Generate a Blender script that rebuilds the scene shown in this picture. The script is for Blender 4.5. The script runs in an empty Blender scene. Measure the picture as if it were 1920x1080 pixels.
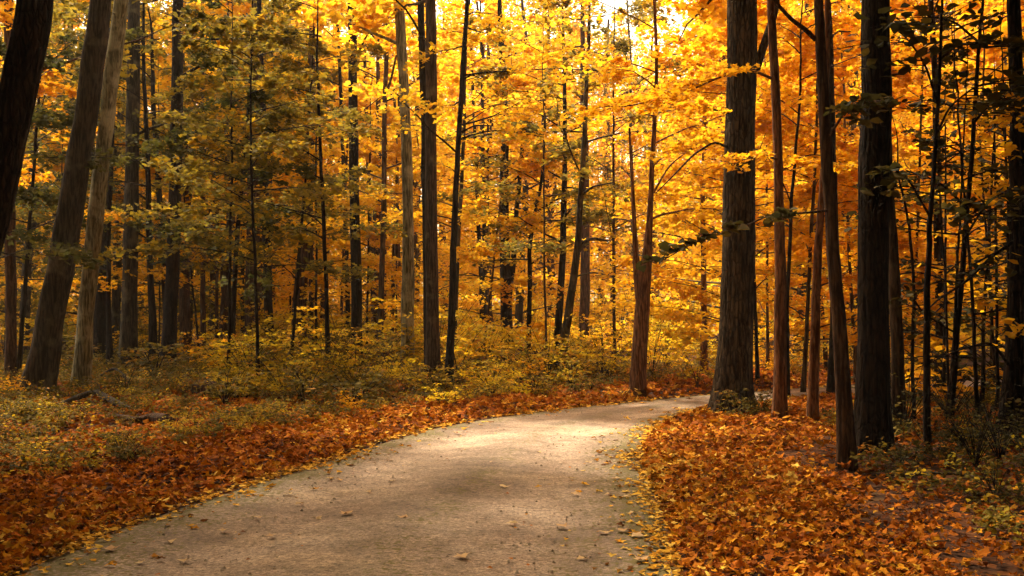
import bpy, math, random
import numpy as np
from mathutils import Vector

SEED = 7
HAZE = 0.0004
rng = np.random.default_rng(SEED)
random.seed(SEED)
C = bpy.context.scene.collection
sc = bpy.context.scene
PI = math.pi
F, HC, HOR = 1867.0, 1.6, 600.0        # focal length in photo pixels, eye height, horizon row


# ------------------------------------------------------------------ ground
def at(px, D):
    return (px - 960.0) / F * D


def zat(py, D):
    return HC - (py - HOR) / F * D


def gp(px, py):
    D = HC * F / (py - HOR)
    return (at(px, D), D)


LEFT_PX = [(35, 1080), (205, 1000), (420, 925), (600, 870), (690, 838), (800, 805), (900, 787), (1050, 768), (1180, 754), (1320, 741)]
RIGHT_PX = [(1256, 1080), (1228, 960), (1196, 885), (1193, 850), (1204, 815), (1250, 785), (1320, 766)]
LE = [(-2.2, -14), (-3.1, -4), (-3.5, 1.5)] + [gp(*p) for p in LEFT_PX] + [(6.5, 23.2), (10, 25.6), (16, 31), (24, 40), (34, 54)]
RE = [(1.6, -14), (0.75, -4), (0.75, 1.5)] + [gp(*p) for p in RIGHT_PX] + [(5.6, 19.9), (9.2, 21.6), (14.5, 25.6), (20, 31), (29, 41), (40, 54)]


def resample(pts, n):
    p = np.array(pts, float)
    d = np.r_[0, np.cumsum(np.linalg.norm(np.diff(p, axis=0), axis=1))]
    t = np.linspace(0, d[-1], n * 6)
    q = np.c_[np.interp(t, d, p[:, 0]), np.interp(t, d, p[:, 1])]
    k = 9
    pad = np.r_[np.repeat(q[:1], k, 0), q, np.repeat(q[-1:], k, 0)]
    ker = np.ones(2 * k + 1) / (2 * k + 1)
    q = np.c_[np.convolve(pad[:, 0], ker, 'valid'), np.convolve(pad[:, 1], ker, 'valid')]
    return q[np.linspace(0, len(q) - 1, n).astype(int)]


NR = 220
# pair the two edges by nearest progress along matching control points
def pair(Lp, Rp, n):
    l, r = np.array(Lp, float), np.array(Rp, float)
    l, r = resample(l, 400), resample(r, 400)
    # progress of each by arc length, then relax so that cross-sections stay short
    j, out = 0, []
    for a in l:
        hi = min(len(r), j + 30)
        jj = j + int(np.argmin(np.linalg.norm(r[j:hi] - a, axis=1)))
        j = jj
        out.append(j)
    out = np.convolve(np.r_[[out[0]] * 15, out, [out[-1]] * 15], np.ones(31) / 31, 'valid')
    idx = np.linspace(0, 399, n)
    k = np.interp(idx, np.arange(400), out)
    li = np.c_[np.interp(idx, np.arange(400), l[:, 0]), np.interp(idx, np.arange(400), l[:, 1])]
    ri = np.c_[np.interp(k, np.arange(400), r[:, 0]), np.interp(k, np.arange(400), r[:, 1])]
    return li, ri


RL, RR = pair(LE, RE, NR)
RC = (RL + RR) / 2
RW = np.linalg.norm(RL - RR, axis=1) / 2


def road_dist(x, y):
    """signed distance outside the road's edge (negative on the road)."""
    x, y = np.asarray(x, float).ravel(), np.asarray(y, float).ravel()
    out = np.empty(len(x))
    for s in range(0, len(x), 20000):
        dx = x[s:s + 20000, None] - RC[None, :, 0]
        dy = y[s:s + 20000, None] - RC[None, :, 1]
        d = np.sqrt(dx * dx + dy * dy) - RW[None, :]
        out[s:s + 20000] = d.min(1)
    return out


def nz(x, y):
    return (np.sin(x * .9 + 1.3) * np.cos(y * .7 + .4) + .6 * np.sin(x * 1.9 - y * 1.3 + 2.1) + .45 * np.cos(x * 3.1 + y * 2.3) + .25 * np.sin(x * 5.7 - 2.2 * y))


def ground(x, y):
    x = np.asarray(x, float); y = np.asarray(y, float)
    sh = x.shape
    d = road_dist(x, y).reshape(sh)
    t = np.clip((d + .25) / 1.2, 0, 1)
    t = t * t * (3 - 2 * t)
    far = np.clip((60 - np.hypot(x, y)) / 40, 0, 1)
    left = np.clip((d - .5) / 6, 0, 1) * np.clip((-x) / 4, 0, 1) * .04
    return -.06 + t * (.10 + (.045 * nz(x, y) + left) * far)


# ------------------------------------------------------------------ mesh helpers
def link(o, parent=None):
    C.objects.link(o)
    if parent is not None:
        o.parent = parent
    return o


def raw_mesh(name, V, loops, sizes, tone=None, smooth=True):
    me = bpy.data.meshes.new(name)
    V = np.ascontiguousarray(V, np.float32)
    loops = np.ascontiguousarray(loops, np.int32)
    sizes = np.asarray(sizes, np.int32)
    me.vertices.add(len(V)); me.vertices.foreach_set('co', V.ravel())
    me.loops.add(len(loops)); me.loops.foreach_set('vertex_index', loops)
    me.polygons.add(len(sizes))
    st = np.r_[0, np.cumsum(sizes)[:-1]].astype(np.int32)
    me.polygons.foreach_set('loop_start', st)
    me.polygons.foreach_set('loop_total', sizes)
    me.polygons.foreach_set('use_smooth', np.full(len(sizes), smooth))
    if tone is not None:
        a = me.attributes.new('tone', 'FLOAT', 'POINT')
        a.data.foreach_set('value', np.ascontiguousarray(tone, np.float32))
    me.update(); me.validate()
    return me


class Wood:
    def __init__(s):
        s.V, s.Q, s.n = [], [], 0

    def tube(s, P, R, sides=8, flare=0.0, rough=0.0, lobes=5, seed=0, ridge=0.0):
        P = np.asarray(P, float); R = np.asarray(R, float)
        n = len(P)
        T = np.gradient(P, axis=0); T /= np.linalg.norm(T, axis=1)[:, None] + 1e-9
        ref = np.array([0, 1., 0]) if abs(T[0, 1]) < .8 else np.array([1., 0, 0])
        A = np.cross(T, ref); A /= np.linalg.norm(A, axis=1)[:, None] + 1e-9
        B = np.cross(T, A)
        th = np.linspace(0, 2 * PI, sides, endpoint=False)
        rad = R[:, None] * np.ones(sides)[None]
        ph = seed * 1.7
        if flare:
            h = (P[:, 2] - P[0, 2])[:, None]
            e = np.exp(-np.maximum(h, 0) / (.9 * flare + .12))
            rad = rad * (1 + e * flare * (1 + .55 * np.cos(lobes * th + ph)[None] + .35 * np.sin(2 * th + ph * 2)[None]))
        if rough:
            h = P[:, 2][:, None]
            rad = rad * (1 + rough * (np.sin(h * 1.7 + 2 * th[None] + ph) + .7 * np.sin(h * 3.9 - 3 * th[None] + 2 * ph) + .6 * np.cos(5 * th[None] + ph + .5 * np.sin(h))))
        if ridge:
            h = P[:, 2][:, None]
            K = max(7, int(2 * PI * np.median(R[:max(2, n // 2)]) / .075))
            a1 = K * th[None] / 2 + .9 * np.sin(h * 1.1 + ph) + .6 * np.sin(h * 2.7 + 2 * ph + 2 * th[None]) + .5 * np.sin(h * 6.1 + 3 * th[None])
            a2 = (K + 5) * th[None] / 2 + 1.1 * np.sin(h * .8 + 4 * ph) + .7 * np.sin(h * 3.9 + th[None])
            f = np.maximum(np.abs(np.sin(a1)) ** .6, np.abs(np.sin(a2)) ** .6)
            rad = rad + ridge * (f - .8) * np.minimum(1, R[:, None] / .15)
        X = P[:, None, :] + rad[..., None] * (np.cos(th)[None, :, None] * A[:, None, :] + np.sin(th)[None, :, None] * B[:, None, :])
        i = np.arange(n - 1)[:, None] * sides
        k = np.arange(sides)[None]
        k2 = (k + 1) % sides
        q = np.stack([i + k, i + k2, i + sides + k2, i + sides + k], -1).reshape(-1, 4) + s.n
        s.V.append(X.reshape(-1, 3)); s.Q.append(q); s.n += n * sides

    def blob(s, c, r, seg=10, rings=6, rough=.15):
        c = np.asarray(c, float); r = np.asarray(r, float)
        ph = np.linspace(0.02, PI - .02, rings); th = np.linspace(0, 2 * PI, seg, endpoint=False)
        k = 1 + rough * np.sin(3 * th[None] + c[0] * 7 + 2 * ph[:, None]) * np.cos(2 * ph[:, None] + c[1] * 3)
        X = np.stack([np.sin(ph)[:, None] * np.cos(th)[None] * k, np.sin(ph)[:, None] * np.sin(th)[None] * k, np.cos(ph)[:, None] * np.ones(seg)[None] * k], -1) * r + c
        i = np.arange(rings - 1)[:, None] * seg; kk = np.arange(seg)[None]; k2 = (kk + 1) % seg
        q = np.stack([i + kk, i + seg + kk, i + seg + k2, i + k2], -1).reshape(-1, 4) + s.n
        s.V.append(X.reshape(-1, 3)); s.Q.append(q); s.n += rings * seg

    def mesh(s, name, mat):
        V = np.concatenate(s.V); Q = np.concatenate(s.Q)
        me = raw_mesh(name, V, Q.ravel(), np.full(len(Q), 4))
        me.materials.append(mat)
        return me


def half(pts):
    pts = np.array(pts, float)
    m = pts[1:-1][::-1] * [-1, 1]
    return np.r_[pts, m]


SHAPES = {
    'maple': half([(0, 0), (.30, -.12), (.22, .16), (.56, .40), (.27, .50), (.0, 1.0)]),
    'ovate': half([(0, 0), (.33, .28), (.30, .6), (0, 1)]),
    'quad': half([(0, 0), (.42, .45), (0, 1)]),
    'tuft': half([(0, 0), (.5, .1), (.24, .36), (.46, .66), (0, 1)]),
}


class Leaves:
    def __init__(s, shape='quad'):
        s.t = SHAPES[shape]; s.P, s.N, s.S, s.A, s.T = [], [], [], [], []
        s.curl = .35

    def add(s, P, size, tilt=.5, tone=None, size_var=.35, az=None, up=1.0):
        P = np.asarray(P, float); n = len(P)
        if n == 0:
            return
        N = np.c_[rng.normal(0, tilt, n), rng.normal(0, tilt, n), np.full(n, up)]
        N /= np.linalg.norm(N, axis=1)[:, None]
        s.P.append(P); s.N.append(N)
        s.S.append(size * (1 + size_var * rng.uniform(-1, 1, n)))
        s.A.append(rng.uniform(0, 2 * PI, n) if az is None else az)
        s.T.append(rng.uniform(0, 1, n) if tone is None else np.clip(tone, 0, 1))

    def count(s):
        return sum(len(p) for p in s.P)

    def mesh(s, name, mat):
        P = np.concatenate(s.P); N = np.concatenate(s.N); S = np.concatenate(s.S); A = np.concatenate(s.A); T = np.concatenate(s.T)
        k = len(s.t); n = len(P)
        X = np.cross(N, np.array([0, 1., .03])); X /= np.linalg.norm(X, axis=1)[:, None] + 1e-9
        Y = np.cross(N, X)
        ca, sa = np.cos(A)[:, None], np.sin(A)[:, None]
        U, W = X * ca + Y * sa, -X * sa + Y * ca
        tx, ty = s.t[:, 0], s.t[:, 1] - .45
        fold = rng.uniform(-.1, .55, n)[:, None] * s.curl * 1.4
        bend = rng.uniform(-.5, .8, n)[:, None] * s.curl
        hz = fold * np.abs(tx)[None] * 1.6 - bend * (ty ** 2)[None] * 1.2 + rng.normal(0, .05, (n, k))
        V = P[:, None] + S[:, None, None] * (tx[None, :, None] * U[:, None] + ty[None, :, None] * W[:, None] + hz[..., None] * N[:, None])
        me = raw_mesh(name, V.reshape(-1, 3), np.arange(n * k), np.full(n, k), np.repeat(T, k), smooth=False)
        me.materials.append(mat)
        return me


# ------------------------------------------------------------------ materials
def nodes(name):
    m = bpy.data.materials.new(name); m.use_nodes = True
    nt = m.node_tree; nt.nodes.clear()
    out = nt.nodes.new('ShaderNodeOutputMaterial')
    return m, nt, out


def ramp(nt, stops, interp='LINEAR'):
    r = nt.nodes.new('ShaderNodeValToRGB'); cr = r.color_ramp; cr.interpolation = interp
    while len(cr.elements) > 1:
        cr.elements.remove(cr.elements[-1])
    cr.elements[0].position = stops[0][0]; cr.elements[0].color = (*stops[0][1], 1)
    for p, c in stops[1:]:
        e = cr.elements.new(p); e.color = (*c, 1)
    return r


def leaf_mat(name, cols, trans=.5, rough=.7, spec=.07, sat=1.0):
    m, nt, out = nodes(name); L = nt.links.new
    at_ = nt.nodes.new('ShaderNodeAttribute'); at_.attribute_name = 'tone'
    n = len(cols)
    r = ramp(nt, [(i / (n - 1), c) for i, c in enumerate(cols)]); L(at_.outputs['Fac'], r.inputs[0])
    b = nt.nodes.new('ShaderNodeBsdfPrincipled'); L(r.outputs[0], b.inputs['Base Color'])
    b.inputs['Roughness'].default_value = rough; b.inputs['Specular IOR Level'].default_value = spec
    if trans:
        t = nt.nodes.new('ShaderNodeBsdfTranslucent'); L(r.outputs[0], t.inputs['Color'])
        mx = nt.nodes.new('ShaderNodeMixShader'); mx.inputs[0].default_value = trans
        L(b.outputs[0], mx.inputs[1]); L(t.outputs[0], mx.inputs[2]); L(mx.outputs[0], out.inputs[0])
    else:
        L(b.outputs[0], out.inputs[0])
    return m


LM = {
    'gold': leaf_mat('golden_leaf', [(.68, .33, .010), (.80, .46, .014), (.85, .55, .02), (.74, .40, .010), (.70, .52, .03)], .6),
    'amber': leaf_mat('amber_leaf', [(.68, .31, .008), (.78, .41, .011), (.82, .48, .014), (.72, .34, .008)], .6),
    'olive': leaf_mat('olive_leaf', [(.12, .10, .02), (.20, .16, .022), (.36, .25, .017), (.14, .12, .022), (.56, .33, .013)], .52),
    'green': leaf_mat('green_leaf', [(.045, .05, .012), (.08, .08, .014), (.12, .10, .014), (.06, .06, .014)]),
    'dark': leaf_mat('dark_leaf', [(.03, .027, .008), (.05, .042, .009), (.10, .065, .009), (.035, .03, .008)], .35),
    'shrub': leaf_mat('shrub_leaf', [(.15, .125, .016), (.40, .27, .014), (.56, .36, .016), (.24, .19, .018), (.48, .20, .01)], .5),
    'yellow': leaf_mat('yellow_leaf', [(.68, .47, .015), (.8, .56, .02), (.6, .48, .02), (.82, .5, .014)], .65),
    'herb': leaf_mat('herb_leaf', [(.055, .045, .009), (.11, .085, .012), (.19, .13, .013), (.075, .06, .010), (.28, .13, .010)], .4),
    'litter': leaf_mat('fallen_leaf', [(.03, .010, .004), (.13, .032, .004), (.38, .10, .005), (.15, .035, .004), (.50, .16, .007), (.30, .075, .004), (.66, .29, .012), (.09, .025, .004), (.72, .38, .03), (.74, .48, .09)], .15, .8, .05),
    'dry': leaf_mat('dry_leaf', [(.50, .30, .13), (.58, .42, .22), (.36, .16, .05)], .15, .75, .12),
}


def bark_mat(name, base, dark, lichen=None, furrow=1.0, lich_amt=.0, warm=None):
    m, nt, out = nodes(name); L = nt.links.new
    tc = nt.nodes.new('ShaderNodeTexCoord')
    mp = nt.nodes.new('ShaderNodeMapping'); mp.inputs['Scale'].default_value = (26, 26, 2.6); L(tc.outputs['Object'], mp.inputs[0])
    n1 = nt.nodes.new('ShaderNodeTexNoise'); n1.inputs['Scale'].default_value = 1; n1.inputs['Detail'].default_value = 5; n1.inputs['Distortion'].default_value = .6
    L(mp.outputs[0], n1.inputs[0])
    n2 = nt.nodes.new('ShaderNodeTexNoise'); n2.inputs['Scale'].default_value = 2.2; n2.inputs['Detail'].default_value = 6
    L(tc.outputs['Object'], n2.inputs[0])
    r = ramp(nt, [(.42, dark), (.56, base), (.8, tuple(min(1, c * 1.5) for c in base))]); L(n1.outputs[0], r.inputs[0])
    col = r.outputs[0]
    if lichen:
        r2 = ramp(nt, [(.62 - lich_amt, (0, 0, 0)), (.70 - lich_amt * .6, (1, 1, 1))]); L(n2.outputs[0], r2.inputs[0])
        mx = nt.nodes.new('ShaderNodeMix'); mx.data_type = 'RGBA'
        L(r2.outputs[0], mx.inputs['Factor']); L(col, mx.inputs['A']); mx.inputs['B'].default_value = (*lichen, 1)
        col = mx.outputs['Result']
    mp2 = nt.nodes.new('ShaderNodeMapping'); mp2.inputs['Scale'].default_value = (17, 17, 4.2); L(tc.outputs['Object'], mp2.inputs[0])
    ad = nt.nodes.new('ShaderNodeVectorMath'); ad.operation = 'MULTIPLY_ADD'; L(n2.outputs['Color'], ad.inputs[0]); ad.inputs[1].default_value = (2.2, 2.2, 2.2); L(mp2.outputs[0], ad.inputs[2])
    vo = nt.nodes.new('ShaderNodeTexVoronoi'); vo.feature = 'DISTANCE_TO_EDGE'; vo.inputs['Scale'].default_value = 1; L(ad.outputs[0], vo.inputs['Vector'])
    r3 = ramp(nt, [(0, (1 - .62 * min(1, furrow),) * 3), (.16, (1, 1, 1))]); L(vo.outputs['Distance'], r3.inputs[0])
    mp3 = nt.nodes.new('ShaderNodeMix'); mp3.data_type = 'RGBA'; mp3.blend_type = 'MULTIPLY'; mp3.inputs['Factor'].default_value = 1
    L(col, mp3.inputs['A']); L(r3.outputs[0], mp3.inputs['B']); col = mp3.outputs['Result']
    hm = nt.nodes.new('ShaderNodeMath'); hm.operation = 'MULTIPLY_ADD'; L(r3.outputs[0], hm.inputs[0]); hm.inputs[1].default_value = .8; L(n1.outputs[0], hm.inputs[2])
    b = nt.nodes.new('ShaderNodeBsdfPrincipled'); L(col, b.inputs['Base Color'])
    b.inputs['Roughness'].default_value = .9; b.inputs['Specular IOR Level'].default_value = .15
    bp = nt.nodes.new('ShaderNodeBump'); bp.inputs['Strength'].default_value = .9; bp.inputs['Distance'].default_value = .03 * furrow
    L(hm.outputs[0], bp.inputs['Height']); L(bp.outputs[0], b.inputs['Normal']); L(b.outputs[0], out.inputs[0])
    return m


BM = {
    'dark': bark_mat('dark_bark', (.030, .018, .011), (.009, .005, .004)),
    'brown': bark_mat('brown_bark', (.085, .050, .026), (.028, .016, .008), (.14, .10, .05), .5, .05),
    'red': bark_mat('reddish_bark', (.10, .050, .024), (.034, .015, .007), None, .6),
    'pale': bark_mat('pale_bark', (.28, .245, .135), (.10, .085, .045), (.38, .34, .21), .45, .1),
    'grey': bark_mat('grey_brown_bark', (.060, .042, .022), (.018, .012, .006), (.11, .085, .045), .5, .08),
    'russet': bark_mat('russet_bark', (.22, .10, .042), (.08, .03, .012), None, .6),
    'furrow': bark_mat('furrowed_bark', (.10, .066, .036), (.022, .013, .007), None, 1.8),
}

# ------------------------------------------------------------------ object helpers
def tag(o, label=None, cat=None, group=None, kind=None):
    if label: o['label'] = label
    if cat: o['category'] = cat
    if group: o['group'] = group
    if kind: o['kind'] = kind
    return o


def thing(name, label, cat, loc=(0, 0, 0), group=None):
    o = bpy.data.objects.new(name, None); o.empty_display_size = .2
    o.location = loc
    link(o)
    return tag(o, label, cat, group)


def part(name, me, parent):
    return link(bpy.data.objects.new(name, me), parent)


def copy_tree(o, loc, rz=0, s=1.0, label=None, group=None):
    r = o.copy(); C.objects.link(r)
    r.location = loc; r.rotation_euler = (0, 0, rz); r.scale = (s, s, s)
    if label: r['label'] = label
    if group: r['group'] = group
    for ch in list(o.children):
        c = ch.copy(); C.objects.link(c); c.parent = r
        for g in ch.children:
            d = g.copy(); C.objects.link(d); d.parent = c
    return r


# ------------------------------------------------------------------ foliage
def spray_points(P0, d, ln, n, droop=.15, flat=.03, wide=.5):
    """n leaf points on a near-horizontal fan growing from P0 along d."""
    d = np.asarray(d, float); d = d / (np.linalg.norm(d) + 1e-9)
    side = np.cross(d, [0, 0, 1.]); side /= np.linalg.norm(side) + 1e-9
    u = rng.uniform(0.05, 1, n) ** .8
    # discrete side twigs give gaps between the rows of leaves
    u = np.round(u * 7) / 7 + rng.normal(0, .025, n)
    v = rng.uniform(0, 1, n) ** .8 * np.where(rng.uniform(size=n) < .5, -1, 1)
    w = ln * wide * (1.1 - .75 * u)
    P = np.asarray(P0) + d * (ln * (u + .35 * np.abs(v) * (1.1 - u)))[:, None] + side * (v * w)[:, None]
    P[:, 2] += -droop * ln * (u ** 2 + .5 * v * v) + rng.normal(0, flat * (1 + ln * .5), n)
    return P


def limb(wood, leaves, base, az, el, ln, r0, leaf, nsp, nleaf, sides=5, twigs=True, droop=.15, tonef=None, bare=.25, flat=.03, tilt=.42):
    t = np.linspace(0, 1, 7)
    d0 = np.array([math.cos(az) * math.cos(el), math.sin(az) * math.cos(el), math.sin(el)])
    bend = rng.normal(0, .12, 3)
    P = np.asarray(base) + d0 * (ln * t)[:, None] + bend * (ln * t ** 2)[:, None]
    P[:, 2] -= math.sin(max(el, 0)) * ln * .45 * t ** 2
    P += rng.normal(0, .012 * ln, P.shape) * t[:, None]
    wood.tube(P, r0 * (1 - .85 * t) + .003, sides)
    for k in range(nsp):
        f = bare + (1 - bare) * (k + rng.uniform(.2, 1)) / nsp
        p = np.array([np.interp(f, t, P[:, i]) for i in range(3)])
        a2 = az + rng.choice([-1, 1]) * rng.uniform(.25, 1.1) if f < .93 else az + rng.normal(0, .3)
        l2 = ln * rng.uniform(.28, .5) * (1.15 - .4 * f)
        d = np.array([math.cos(a2), math.sin(a2), rng.uniform(-.12, .22)])
        n = max(3, int(nleaf * rng.uniform(.5, 1.4)))
        q = spray_points(p, d, l2, n, droop, flat)
        tone = None
        if tonef is not None:
            tone = tonef + rng.normal(0, .2, n)
        leaves.add(q, leaf, tilt, tone)
        if twigs:
            tt = np.linspace(0, 1, 4)[:, None]
            Q = p + d / np.linalg.norm(d) * l2 * tt; Q[:, 2] -= droop * l2 * tt[:, 0] ** 2
            wood.tube(Q, (r0 * .28) * (1 - .8 * tt[:, 0]) + .002, 3)


def smooth_path(pts, n):
    p = np.array(pts, float)
    d = np.r_[0, np.cumsum(np.linalg.norm(np.diff(p[:, :3], axis=0), axis=1))]
    t = np.linspace(0, d[-1], n)
    q = np.stack([np.interp(t, d, p[:, i]) for i in range(p.shape[1])], 1)
    k = max(1, n // 14)
    pad = np.r_[2 * q[:1] - q[1:k + 1][::-1], q, 2 * q[-1:] - q[-k - 1:-1][::-1]]
    ker = np.ones(2 * k + 1) / (2 * k + 1)
    return np.stack([np.convolve(pad[:, i], ker, 'valid') for i in range(p.shape[1])], 1)


CROWNS = {   # z range of limbs, limbs, limb length, leaf size, sprays per limb, leaves per spray, palette, template
    'high':   dict(z=(8.5, 17), n=8, ln=3.4, leaf=.20, nsp=5, nl=26, pal='gold', shape='tuft', twigs=False),
    'highg':  dict(z=(6.5, 16), n=8, ln=3.8, leaf=.17, nsp=6, nl=28, pal='olive', shape='tuft', twigs=False),
    'higha':  dict(z=(7, 16), n=11, ln=3.4, leaf=.19, nsp=6, nl=30, pal='amber', shape='tuft', twigs=False),
    'mid':    dict(z=(3.5, 12), n=16, ln=2.8, leaf=.12, nsp=6, nl=34, pal='gold', shape='tuft', twigs=True),
    'mida':   dict(z=(3.5, 11), n=15, ln=2.6, leaf=.12, nsp=6, nl=34, pal='amber', shape='tuft', twigs=True),
    'midg':   dict(z=(2.6, 10), n=18, ln=2.8, leaf=.12, nsp=6, nl=34, pal='olive', shape='tuft', twigs=True),
    'midd':   dict(z=(2.8, 10), n=18, ln=2.8, leaf=.12, nsp=6, nl=34, pal='green', shape='tuft', twigs=True),
    'low':    dict(z=(1.6, 7), n=15, ln=2.0, leaf=.11, nsp=5, nl=30, pal='gold', shape='tuft', twigs=True),
    'lowg':   dict(z=(1.5, 6), n=14, ln=2.0, leaf=.11, nsp=5, nl=30, pal='olive', shape='tuft', twigs=True),
}


def grow_crown(wood, path, spec, azc=None, azs=PI, el=(.05, .6)):
    """limbs along a trunk path (local coordinates, 4th column radius) between heights spec['z']."""
    lv = Leaves(spec['shape'])
    z0, z1 = spec['z']
    z1 = min(z1, path[-1, 2] - .3)
    for i in range(spec['n']):
        f = (i + rng.uniform(0, 1)) / spec['n']
        z = z0 + (z1 - z0) * f
        b = [np.interp(z, path[:, 2], path[:, k]) for k in range(4)]
        az = rng.uniform(-PI, PI) if azc is None else azc + rng.uniform(-azs, azs)
        ln = spec['ln'] * rng.uniform(.65, 1.2) * (1 - .45 * f)
        limb(wood, lv, b[:3], az, rng.uniform(*el), ln, max(.012, min(.05, b[3] * .38)), spec['leaf'], spec['nsp'], spec['nl'],
             twigs=spec['twigs'], tonef=rng.uniform(.1, .9), flat=spec.get('flat', .05), tilt=spec.get('tilt', .5))
    return lv


TRUNKS = []


def px_path(D, pts, top=None, n=None, Y=None):
    """photo pixels (x, y, width) of a trunk standing D metres away -> world path with radius."""
    out = []
    for (px, py, w) in sorted(pts, key=lambda p: -p[1]):
        out.append((at(px, D), D, zat(py, D), w / 2 / F * D))
    return out


def make_tree(name, cat, label, D, pts, bark, crown=None, H=17, flare=.5, branches=(), rough=.03, group=None, lean=0.0, sides=None, ridge=0.0, crown_kw=None, pal=None, dens=1.0):
    pts = sorted(pts, key=lambda p: -p[1])
    P = px_path(D, pts)
    bx, by = P[0][0], D
    g = float(ground(np.array([bx]), np.array([by]))[0])
    # bring the foot onto the ground
    if P[0][2] > g - .1:
        q0, q1 = P[0], P[1]
        s = (q1[0] - q0[0]) / max(.3, (q1[2] - q0[2]))
        P = [(q0[0] - s * (q0[2] - g + .1), D, g - .12, q0[3] * 1.05)] + P
    elif P[0][2] < g - .12:
        P[0] = (P[0][0], D, g - .12, P[0][3])
    # slow drift in depth so that it is no flat cut-out
    dy = lean * np.array([p[2] for p in P])
    P = [(p[0], p[1] + d, p[2], p[3]) for p, d in zip(P, dy)]
    last, prev = P[-1], P[-2]
    dz = max(.5, last[2] - prev[2])
    sx = np.clip((last[0] - prev[0]) / dz, -.25, .25) * .6
    if last[2] < H:
        k = 6
        for i in range(1, k + 1):
            f = i / k
            P.append((last[0] + sx * (H - last[2]) * f + rng.normal(0, .05), last[1] + lean * (H - last[2]) * f, last[2] + (H - last[2]) * f, last[3] * (1 - .75 * f)))
    base = np.array([P[0][0], P[0][1], g])
    t = thing(name, label, cat, tuple(base), group)
    rmax = max(p[3] for p in P)
    nring = int(np.clip((P[-1][2]) / max(.12, rmax * 1.1), 24, 90)) if not ridge else 150
    TRUNKS.append((P[0][0], P[0][1], rmax))
    path = smooth_path(P, nring)
    path[:, :3] -= base
    wig = np.cumsum(rng.normal(0, .004, (nring, 2)), 0); wig -= np.linspace(0, 1, nring)[:, None] * wig[-1]
    path[:, :2] += wig
    W = Wood()
    sd = (int(2 * PI * rmax / .016) if ridge else None) or sides or (28 if rmax > .25 else 18 if rmax > .12 else 10)
    W.tube(path[:, :3], path[:, 3], sd, flare, rough, lobes=int(rng.integers(4, 7)), seed=float(rng.uniform(0, 6)), ridge=ridge)
    # knots and branch stubs
    if rmax > .08:
        for i in range(int(rng.integers(2, 6))):
            z = rng.uniform(2.6, 9); b = [np.interp(z, path[:, 2], path[:, k]) for k in range(4)]
            az = rng.uniform(-PI, PI)
            d = np.array([math.cos(az), math.sin(az), rng.uniform(.1, .6)])
            q = np.array(b[:3]) + d * (b[3] * .7 + np.linspace(0, 1, 4) * rng.uniform(.04, .16))[:, None]
            W.tube(q, np.linspace(b[3] * .22 + .012, .006, 4), 6)
    lv = None
    if crown:
        sp = dict(CROWNS[crown]);
        if pal: sp['pal'] = pal
        sp['nl'] = int(sp['nl'] * dens)
        sp.update(crown_kw.get('spec', {}) if crown_kw else {})
        kw = {k: v for k, v in (crown_kw or {}).items() if k != 'spec'}
        lv = grow_crown(W, path, sp, **kw)
    for bi, br in enumerate(branches):
        bD = br.get('D', D)
        n = len(br['pts'])
        q = []
        for k, (px, py, w) in enumerate(br['pts']):
            dd = D + (bD - D) * (k / (n - 1))
            q.append((at(px, dd), dd, zat(py, dd), w / 2 / F * dd))
        q = smooth_path(q, max(10, 4 * n)); q[:, :3] -= base
        WB = Wood(); WB.tube(q[:, :3], q[:, 3], 8)
        if br.get('leaf'):
            bl = Leaves(br.get('shape', 'maple'))
            m = br.get('n', 8)
            for k in range(m):
                f = br.get('from', .3) + (1 - br.get('from', .3)) * (k + .5) / m
                p = np.array([np.interp(f, np.linspace(0, 1, len(q)), q[:, i]) for i in range(3)])
                dirv = q[-1, :3] - q[0, :3]; a0 = math.atan2(dirv[1], dirv[0])
                a2 = a0 + rng.choice([-1, 1]) * rng.uniform(.15, 1.0)
                l2 = br.get('ln', .8) * rng.uniform(.6, 1.2)
                d = np.array([math.cos(a2), math.sin(a2), rng.uniform(-.15, .1)])
                bl.add(spray_points(p, d, l2, br.get('nl', 30), .15, .02, .5), br['leaf'], .4, rng.uniform(.1, .9) + rng.normal(0, .2, br.get('nl', 30)))
                tt = np.linspace(0, 1, 4)[:, None]
                Q = p + d * l2 * tt; Q[:, 2] -= .15 * l2 * tt[:, 0] ** 2
                WB.tube(Q, .006 * (1 - .7 * tt[:, 0]) + .002, 3)
            bo = part('branch', WB.mesh('branch', BM[bark]), t)
            part('leaves', bl.mesh('leaves', LM[br['pal']]), bo)
        else:
            part('branch', WB.mesh('branch', BM[bark]), t)
    part('trunk', W.mesh('trunk', BM[bark]), t)
    if lv is not None and lv.count():
        part('crown', lv.mesh('crown', LM[sp['pal']]), t)
    return t


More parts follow.
